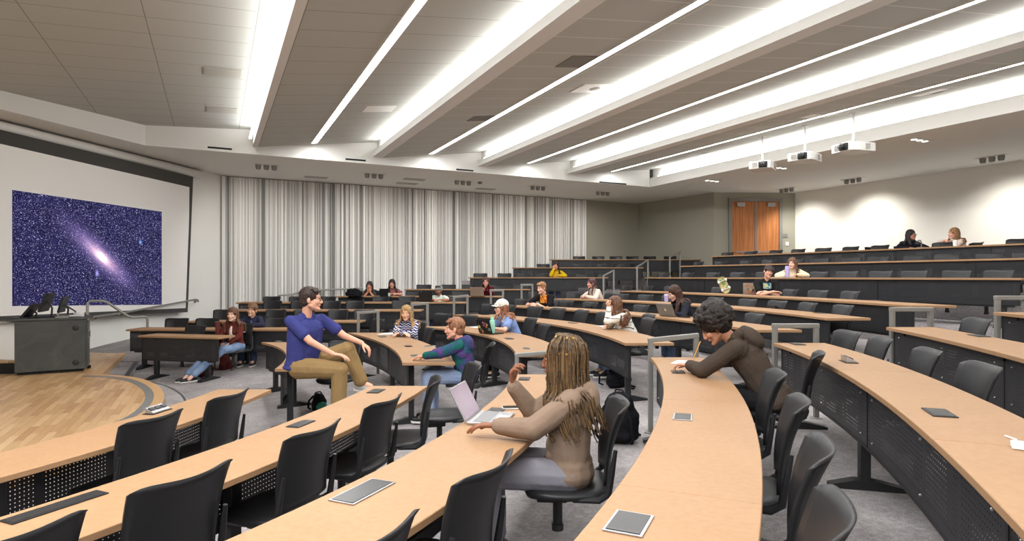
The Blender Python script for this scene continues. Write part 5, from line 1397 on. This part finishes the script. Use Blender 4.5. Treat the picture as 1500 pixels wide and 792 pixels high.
MODS = [('N1', 231, 603, .20, .09, 'pop', 'raised silver power module on the front desk nearest the camera', 'blackm'),
('N2', 84, 742, .36, .085, 'flat', 'long dark power module lid, lowest left on the second near desk', 'blackm'), ('N2', 441, 621, .19, .09, 'flat', 'dark power module lid halfway along the second near desk', 'blackm'), ('N2', 551, 573, .17, .1, 'flat', 'dark power module lid at the far end of the second near desk', 'blackm'),
('N3', 532, 720, .27, .12, 'flat', 'silver-rimmed power module on the laptop woman\'s desk, nearest the camera', 'alu'), ('N3', 726, 602, .16, .1, 'flat', 'dark power module lid beside the silver laptop', 'blackm'), ('N3', 768, 555, .14, .09, 'flat', 'small dark power module at the far end of the laptop woman\'s desk', 'blackm'),
('N4', 921, 767, .17, .12, 'flat', 'large silver-rimmed power module nearest the camera on the fourth desk', 'alu'), ('N4', 1000, 611, .15, .1, 'flat', 'silver-rimmed power module midway along the fourth desk', 'alu'), ('N4', 993, 545, .14, .1, 'flat', 'dark power module beside the writing man\'s hands', 'blackm'),
('N5', 1376, 605, .18, .1, 'flat', 'black power module lid on the fifth desk nearest the camera', 'blackm'), ('N5', 1243, 530, .16, .09, 'pop', 'raised silver power module on the fifth desk', 'blackm'), ('N5', 1168, 504, .17, .1, 'flat', 'dark power module lid at the far end of the fifth desk', 'blackm'),
('N6', 1434, 492, .2, .1, 'flat', 'dark power module lid on the sixth desk nearest the camera', 'blackm'), ('M1', 408, 500, .17, .09, 'flat', 'dark power module on the front desk left of the man in blue', 'blackm'),
('M2', 560, 493, .15, .09, 'flat', 'power module in front of the patterned shirt woman', 'blackm'), ('M2', 598, 507, .15, .09, 'flat', 'middle power module on the curved second middle desk', 'blackm'), ('M2', 607, 521, .15, .09, 'flat', 'power module at the near end of the second middle desk', 'alu'),
('M3', 640, 474, .18, .09, 'dark', 'raised black power module on the third middle desk behind the patterned shirt woman', 'blackm'), ('M3', 746, 496, .17, .09, 'flat', 'dark power module in front of the woman in the white cap', 'blackm'), ('M3', 771, 510.5, .16, .09, 'flat', 'dark power module at the near end of the third middle desk', 'alu'),
('M4', 711, 461, .18, .09, 'flat', 'dark power module at the far part of the fourth middle desk', 'blackm'), ('M4', 839, 473, .18, .09, 'flat', 'dark power module lid left of the striped sweater woman', 'blackm'), ('M4', 780, 466, .18, .09, 'flat', 'dark power module right of the woman in the white cap', 'blackm'),
('M5', 863, 451, .18, .1, 'dark', 'raised black power module right of the man with the orange print', 'blackm'), ('M5', 1004, 465, .16, .1, 'dark', 'raised black power module beside the dark-haired woman\'s laptop', 'blackm'),
('M6', 1133, 451, .2, .1, 'dark', 'raised black power module on the sixth middle desk', 'blackm'), ('M6', 1201, 458.6, .2, .1, 'flat', 'black power module lid near the near end of the sixth middle desk', 'blackm'), ('M6', 839, 433, .2, .1, 'dark', 'raised black power module left of the silver laptop with the plaits woman', 'blackm'),
('M7', 1199, 435, .2, .1, 'flat', 'flat power module on the seventh middle desk', 'blackm'), ('M7', 1283, 440, .2, .1, 'flat', 'flat power module near the near end of the seventh middle desk', 'blackm'), ('M7', 1121, 430, .2, .1, 'dark', 'raised black power module in front of the person with folded arms', 'blackm'),
('F1', 280, 489, .2, .09, 'flat', 'black power module lid on the stage-side desk', 'blackm'), ('F2', 266, 479, .2, .09, 'flat', 'black power module lid on the desk behind the stage-side desk', 'blackm'), ('F3', 518, 467.5, .2, .1, 'flat', 'black power module on the third pleated-wall desk', 'blackm'), ('F4', 490, 453.5, .2, .1, 'flat', 'black power module on the fourth pleated-wall desk', 'blackm')]
for m_ in MODS: module(*m_)

def laptop(desk, px, py, f, lab, lid='alu', opening=112, w=.31, dp=.215, screen=(150, 140, 160), stickers=0, logo=0, pos=None, lift=0):
    r = ROWS[desk]; p = ondesk(desk, px, py)[0] if pos is None else pos
    e = empty('laptop', (p.x, p.y, r.zd+.001), phi(f), lab, 'laptop', 'open laptops on the desks')
    b = MB(); b.box((0, -dp/2, .009), (w, dp, .014)); b.build('base', M[lid], e, bevel=.004)
    b = MB(); b.box((0, -dp*.36, .0166), (w*.86, dp*.42, .0012)); b.build('keyboard', M['grey'] if lid == 'alu' else M['sock'], e)
    b = MB(); b.box((0, -dp*.80, .0166), (w*.34, dp*.28, .0008)); b.build('touchpad', M['projw'] if lid == 'alu' else M['plate'], e)
    a = radians(opening-90); Mx = Matrix.Translation((0, .0, .012)) @ Matrix.Rotation(-a, 4, 'X')
    b = MB(); b.box((0, .003, dp/2), (w, .007, dp), M=Mx); ld = b.build('lid', M[lid], e, bevel=.003)
    b = MB(); b.box((0, -.0012, dp/2+.004), (w-.02, .001, dp-.022), M=Mx); b.build('display', simple('laptop_display', screen, .15, spec=.8, nz=.1, sc=4), ld)
    if stickers:
        b = MB(); r_ = random.Random(px); ms = [simple('sticker', c, .5) for c in ((210, 120, 70), (90, 130, 170), (220, 200, 120), (60, 60, 70), (200, 90, 110), (120, 160, 110))]
        for i in range(12):
            b = MB(); x, z = r_.uniform(-w*.42, w*.42), r_.uniform(dp*.12, dp*.88); b.box((x, .0075, z), (r_.uniform(.03, .06), .0008, r_.uniform(.025, .05)), M=Mx @ Matrix.Rotation(0, 4, 'Y')); b.build('sticker', ms[i % 6], ld)
    if logo:
        b = MB(); b.ell((Mx @ Vector((0, .0072, dp*.5))), (.017, .0012, .019), M=Matrix.Rotation(-a, 3, 'X')); b.ell((Mx @ Vector((.004, .0072, dp*.5+.024))), (.004, .001, .006), M=Matrix.Rotation(-a, 3, 'X')); b.build('lid_logo', M['paper'], ld)
p1, p2 = at(681, 624, ZD[2]), at(706, 603.5, ZD[2]); pm = (p1+p2)/2; dv = p2-p1; fr_ = math.degrees(math.atan2(dv.y, dv.x))   # hinge line of the near laptop
laptop('N3', 0, 0, math.degrees(math.atan2(dv.y, dv.x)+YAW)+90, 'open silver laptop with a lilac display in front of the woman with braids', pos=pm, screen=(168, 152, 172), opening=118)  # lilac is the display's base colour
laptop('M3', 712, 489, -138, 'dark laptop covered in stickers in front of the woman in the cap', lid='blackm', stickers=1, opening=108)
laptop('M6', 858, 436, -116, 'silver laptop with a pale logo in front of the woman with plaits', logo=1, opening=106, w=.34, dp=.24)
laptop('F5', 624, 442, -92, 'black laptop in front of the man in the grey cap', lid='blackm', opening=105, w=.34, dp=.24)
M['tan'] = simple('tan_laptop_lid', (150, 126, 106), .5)
laptop('F6', 699, 434, -96, 'tan-lidded laptop in front of the person in red plaid', lid='tan', opening=112, w=.36, dp=.25)
laptop('M5', 978, 463.5, -146, 'grey laptop with a dark logo in front of the woman in the black jacket', lid='grey_metal', logo=1, opening=116, w=.33)
laptop('M7', 1102, 431.5, -112, 'silver laptop with yellow stickers beside the person with folded arms', stickers=1, opening=112, w=.34, dp=.24)
laptop('F6', 564, 434, -88, 'small dark laptop in front of the woman in dusty pink', lid='blackm', opening=104, w=.28, dp=.2)

def bottle(desk, px, py, prof, body, capm, lab, cat='bottle', name='water_bottle', capz=None):
    p, r = ondesk(desk, px, py); e = empty(name, (p.x, p.y, r.zd+.001), 0, lab, cat)
    b = MB(); b.lathe(prof, n=24); b.build('bottle_body' if cat == 'bottle' else 'cup_body', body, e, smooth=True)
    zt = prof[-1][1]; rt = prof[-1][0]
    b = MB(); b.lathe([(rt*1.02, zt-.002), (rt*1.05, zt+.006), (rt*1.0, zt+.022), (rt*.6, zt+.028)], n=20); b.build('lid', capm, e, smooth=True)
    if cat == 'bottle' and 'mint' in lab:
        b = MB(); b.tube([(-rt*.8, 0, zt+.02), (-rt*.6, 0, zt+.05), (rt*.6, 0, zt+.05), (rt*.8, 0, zt+.02)], .006, n=6); b.build('carry_loop', capm, e, smooth=True)
mar = simple('maroon_tumbler', (88, 34, 30), .35); mint = simple('mint_bottle', (150, 208, 186), .4, nz=.25, sc=22); lil = simple('lilac_bottle', (176, 166, 214), .45)
bottle('F1', 319, 490, [(.034, 0), (.036, .01), (.047, .2)], mar, mar, 'maroon tumbler standing at the end of the stage-side desk', 'cup', 'tumbler')
bottle('M3', 721, 489, [(.040, 0), (.042, .01), (.042, .16), (.036, .20), (.026, .215)], mint, mint, 'mint green water bottle in front of the stickered laptop')
bottle('M8', 1153, 404.4, [(.042, 0), (.044, .01), (.044, .22), (.034, .24)], lil, M['blackm'], 'tall lilac bottle with dark lid in front of the cream sweater woman')
bottle('M6', 976, 442, [(.036, 0), (.046, .13)], lil, simple('clear_lid', (214, 206, 232), .3), 'short lilac cup on the sixth middle desk behind the grey laptop', 'cup', 'iced_drink_cup')
bottle('F6', 570, 434, [(.028, 0), (.03, .01), (.03, .09), (.024, .1)], simple('pale_jar', (196, 206, 190), .3), M['paper'], 'small pale drink jar beside the small dark laptop', 'cup', 'drink_jar')
bottle('M10', 1399, 351, [(.034, 0), (.044, .1)], M['paper'], M['paper'], 'white paper cup near the woman in the cream jumper', 'cup', 'paper_cup')
def sheet(desk, px, py, f, w, h, lab, name='paper_pad', cat='paper', th=.006, m='paper', book=0):
    p, r = ondesk(desk, px, py); e = empty(name, (p.x, p.y, r.zd+.001), phi(f), lab, cat)
    if book:
        for sx in (-1, 1):
            b = MB(); n = 8; vs = []
            for z0 in (0, 1):
                for i in range(n+1):
                    x = sx*w/2*i/n; z = (.016*math.exp(-((i/n-.18)/.3)**2)+.004)*z0+.001
                    vs += [(x, -h/2, z), (x, h/2, z)]
            fs = []; k = 2*(n+1)
            for i in range(n): fs += [(2*i, 2*i+2, 2*i+3, 2*i+1), (k+2*i, k+2*i+1, k+2*i+3, k+2*i+2), (2*i, k+2*i, k+2*i+2, 2*i+2), (2*i+1, 2*i+3, k+2*i+3, k+2*i+1)]
            fs += [(2*n, k+2*n, k+2*n+1, 2*n+1)]; b.add(vs, fs); b.build('page_block', M['paper'], e, smooth=True)
        b = MB(); b.box((0, 0, .0008), (w+.012, h+.01, .0016)); b.build('book_cover', M['plate'], e)
    else:
        b = MB(); b.box((0, 0, th/2), (w, h, th)); b.build('sheets', M[m], e, bevel=.001)
        b = MB(); b.box((0, h/2-.01, th+.0006), (w-.01, .006, .001)); b.build('binding', M['grey'], e)
sheet('F1', 342, 487, -92, .34, .24, 'white notebook open in front of the woman in maroon', book=1, name='notebook', cat='notebook')
sheet('M2', 575, 489.5, -105, .42, .27, 'spread white papers in front of the patterned shirt woman', book=1, name='notebook', cat='notebook')
sheet('M3', 702, 479, -150, .21, .29, 'white paper sheets behind the stickered laptop')
sheet('M4', 893, 479, -172, .42, .28, 'open white book with dark cover in front of the striped sweater woman', book=1, name='open_book', cat='book')
sheet('M5', 793, 447.5, -128, .36, .25, 'white notebook in front of the man with the orange print', book=1, name='notebook', cat='notebook')
sheet('N4', 1012, 532, 150, .21, .29, 'white paper under the writing man\'s hands')
sheet('M8', 1141, 405, -122, .25, .3, 'closed pale notebook beside the lilac bottle')
def phone(desk, px, py, rz, lab, m='plate'):
    p, r = ondesk(desk, px, py); e = empty('mobile_phone', (p.x, p.y, r.zd+.001), rz, lab, 'phone')
    b = MB(); b.box((0, 0, .005), (.155, .078, .009)); b.build('phone_case', M['projw'], e, bevel=.003); b = MB(); b.box((0, 0, .0102), (.145, .069, .001)); b.build('display', M['darkglass'], e)
phone('N3', 753, 598, -.35, 'mobile phone in a pale case beside the braided woman\'s sleeve'); phone('M2', 629, 507.5, .3, 'mobile phone under the hand of the young man in the dyed hoodie')
p, r_ = ondesk('N4', 1016, 527); e = empty('pencil', (p.x, p.y, r_.zd+.001), phi(150), 'yellow pencil held upright by the writing man', 'pencil'); yl = simple('pencil_yellow', (222, 160, 60), .5)
b = MB(); b.tube([(.0, .0, .018), (.045, -.05, .165)], .0042, n=6); b.build('barrel', yl, e); b = MB(); b.tube([(0, 0, .018), (-.005, .0055, .002)], [.004, .0006], n=6); b.build('tip', M['oakrim'], e)
p, r_ = ondesk('N5', 1494, 657); e = empty('power_adapter', (p.x, p.y, r_.zd+.001), .5, 'small white power adapter at the right end of the fifth desk', 'power adapter')
b = MB(); b.box((0, 0, .012), (.06, .05, .022)); b.build('adapter_body', M['paper'], e, bevel=.004); b = MB(); b.tube([(.03, 0, .01), (.07, .02, .006), (.12, 0, .006), (.17, .03, .006)], .003, n=6); b.build('cord', M['paper'], e, smooth=True)

# skateboard leaning on the seventh desk
p, r_ = ondesk('M7', 1066, 430); e = empty('skateboard', (p.x, p.y, r_.zd+.002), phi(-100), 'green and yellow skateboard with pale wheels lying tilted on the seventh desk', 'skateboard')
Mx = Matrix.Rotation(radians(24), 4, 'Y') @ Matrix.Translation((0, 0, .02)); b = MB(); n = 14; vs = []; 
for s_, o_ in ((1, 0), (1, .011)):
    for i in range(n+1):
        z = .36*i/n; wd = .085*min(1, math.sqrt(max(0, 1-((z-.18)/.19)**2))*1.35); k = .03*(max(0, abs(z-.18)-.12)/.06)**2
        vs += [Mx @ Vector((-wd, o_+k, z)), Mx @ Vector((wd, o_+k, z))]
k = 2*(n+1); fs = []
for i in range(n): fs += [(2*i, 2*i+1, 2*i+3, 2*i+2), (k+2*i, k+2*i+2, k+2*i+3, k+2*i+1), (2*i, 2*i+2, k+2*i+2, k+2*i), (2*i+1, k+2*i+1, k+2*i+3, 2*i+3)]
b.add(vs, fs+[(0, k, k+1, 1), (2*n, 2*n+1, k+2*n+1, k+2*n)]); b.build('deck', cloth((104, 140, 70), 'dye', (206, 196, 150), (176, 128, 70)), e, smooth=True)
for zz_ in (.09, .27):
    b = MB(); b.tube([Mx @ Vector((-.07, .05, zz_)), Mx @ Vector((.07, .05, zz_))], .01, n=8); b.tube([Mx @ Vector((0, .01, zz_)), Mx @ Vector((0, .05, zz_))], .016, n=8); tr_ = b.build('truck', M['alu'], e)
    for sx in (-1, 1): b = MB(); b.tube([Mx @ Vector((sx*.06, .05, zz_)), Mx @ Vector((sx*.095, .05, zz_))], .027, n=14); b.build('wheel', M['paper'], tr_, smooth=True)

# ------------------------------------------------------------------ bags
def bag(loc, rz, w, d, h, m, m2, lab, name='backpack', seed=1, strap=1):
    e = empty(name, loc, rz, lab, 'bag'); r = random.Random(seed); b = MB()
    b.ell((0, 0, h*.42), (w*.5, d*.5, h*.42)); b.ell((0, d*.05, h*.70), (w*.40, d*.40, h*.30)); b.ell((0, 0, h*.18), (w*.48, d*.5, h*.18))
    organic('bag_body', b, m, e, voxel=.009, sm_it=3, noise_amp=.016, noise_sc=9)
    b = MB(); b.ell((0, -d*.42, h*.34), (w*.36, d*.2, h*.24)); organic('front_pocket', b, m2, e, voxel=.009, sm_it=2, noise_amp=.008, noise_sc=14)
    if strap:
        for sx in (-1, 1):
            b = MB(); b.tube([(sx*w*.2, d*.42, h*.82), (sx*w*.42, d*.66, h*.55), (sx*w*.48, d*.62, h*.2), (sx*w*.40, d*.46, .03)], .014, n=6); b.build('shoulder_strap', m, e, smooth=True)
        b = MB(); b.tube([(-.05, .02, h*.93), (-.03, .02, h*1.03), (.03, .02, h*1.03), (.05, .02, h*.93)], .008, n=6); b.build('grab_handle', m, e, smooth=True)
        b = MB(); b.tube([(w*.2, -d*.3, .03), (w*.1, -d*.9, .015), (-w*.2, -d*1.1, .015), (-w*.35, -d*.8, .03)], .012, n=6); b.build('loose_strap', m, e, smooth=True)
bkc = cloth((24, 24, 28)); 
fl = lambda desk, px, py, z: at(px, py, z)
z4 = ROWS['N4'].floor(-.1); p = at(935, 655, z4-.06)+Vector((-.16, .06, 0)); bag((p.x, p.y, ROWS['N3'].floor(1.0)+.004), 2.2, .36, .26, .46, bkc, cloth((30, 30, 34)), 'black backpack with a yellow-green lining standing on the carpet before the fourth desk', seed=2)
b = MB(); b.ell((0, 0, 0), (.07, .02, .035)); tmp = bpy.data.objects['backpack']; o = b.build('lining', cloth((120, 118, 40)), tmp, smooth=True); o.location = (-.05, .10, .36)
p = at(905, 566, ROWS['M4'].floor(.2)); bag((p.x, p.y, ROWS['M4'].floor(.2)+.004), .4, .42, .26, .26, bkc, bkc, 'low black bag on the carpet at the feet of the striped sweater woman', seed=3)
p = at(300, 552, 0); bag((p.x, p.y, .003), .2, .30, .22, .24, cloth((46, 30, 28)), cloth((70, 40, 34)), 'dark brown handbag on the carpet under the stage-side desk', 'handbag', seed=4)
p = at(330, 542, .02); bag((p.x, p.y, .012), .9, .26, .2, .30, cloth((92, 44, 38)), cloth((70, 30, 28)), 'maroon bag standing behind the maroon jacket woman\'s legs', 'shoulder_bag', seed=5)
p = at(467, 603, .0); bag((p.x, p.y, .006), .3, .20, .16, .24, cloth((26, 26, 30)), cloth((64, 132, 108)), 'small teal and black bag on the carpet under the man in blue', seed=6)
p, r_ = ondesk('F6', 518, 435); bag((p.x, p.y, r_.zd+.002), phi(-90), .44, .2, .22, bkc, bkc, 'black duffel bag lying on the sixth pleated-wall desk', 'duffel_bag', seed=7, strap=0)
r_ = ROWS['M10']; t_ = r_.find(1287, 1.25); x, y = r_.at(t_, 1.25); bag((x, y, r_.zf+.45), phi(-100), .55, .3, .40, cloth((128, 132, 134)), cloth((118, 122, 124)), 'grey soft bag lying on a seat of the rearmost row', 'soft_bag', seed=8, strap=0)
place_chair(x, y, r_.zf+.0025, phi(-100), 'black chair of the rearmost row carrying the grey soft bag', 'black lecture chairs')
# bent device on the rearmost desk
p, r_ = ondesk('M10', 1349, 356.5); e = empty('tablet_stand', (p.x, p.y, r_.zd+.001), phi(-60), 'bent grey gooseneck stand on the rearmost desk between the two women', 'tablet stand')
b = MB(); b.box((0, 0, .008), (.14, .11, .014)); b.build('base', M['grey'], e, bevel=.003)
b = MB(); b.tube([(0, 0, .01), (0, .01, .10), (.05, .01, .155), (.12, 0, .15), (.15, 0, .11)], .012, n=8); b.build('gooseneck', M['grey'], e, smooth=True); b = MB(); b.box((.15, 0, .10), (.03, .08, .05)); b.build('clamp', M['plate'], e, bevel=.003)
# floor power box on the stage-side desk leg
p = at(352, 540, 0); e = empty('power_tower', (p.x+.1, p.y+.12, .003), phi(-90), 'black power tower with sockets behind the leg of the stage-side desk', 'power box')
b = MB(); b.box((0, 0, .17), (.1, .1, .34)); b.build('tower_body', M['blackm'], e, bevel=.006); b = MB(); b.box((0, .052, .12), (.05, .004, .04)); b.build('socket', M['projw'], e)
# handrail on the pleated wall
def onside(px, py, yy=18.72):
    r = (px-CXP)/FL; dx_, dy_ = r*CA+SA, -r*SA+CA; s_ = yy/dy_; return Vector((s_*dx_, yy, EYE-(py-HOR)*s_/FL))
pp = [onside(*q) for q in ((406, 432.5), (428, 431), (436, 428), (470, 424.5), (531, 422))]
e = empty('wall_handrail', pp[0], 0, 'long grey handrail along the foot of the pleated wall', 'handrail'); b = MB(); b.tube(pp, .025, n=8); b.build('tube', M['grey_metal'], e, smooth=True, origin=pp[0])
for q in (1, 3, 4):
    b = MB(); v = pp[q]; b.box((v.x-pp[0].x, 0, (v.z+.3)/2-pp[0].z+.0), (.04, .04, v.z-.3)); b.build('post', M['grey_metal'], e)
pp = [onside(*q) for q in ((566, 418), (590, 416.5), (593, 417))]
# ------------------------------------------------------------------ world and output look
w = bpy.data.worlds.new('world'); S.world = w; w.use_nodes = True
w.node_tree.nodes['Background'].inputs[0].default_value = (.5, .5, .52, 1); w.node_tree.nodes['Background'].inputs[1].default_value = .3
S.view_settings.view_transform = 'Standard'; S.view_settings.look = 'None'; S.view_settings.gamma = 1; S.view_settings.use_curve_mapping = False
S.view_settings.exposure = .35
S.cycles.max_bounces = 8; S.cycles.transparent_max_bounces = 24; S.cycles.diffuse_bounces = 4; S.cycles.glossy_bounces = 3
S.cycles.sample_clamp_indirect = 4
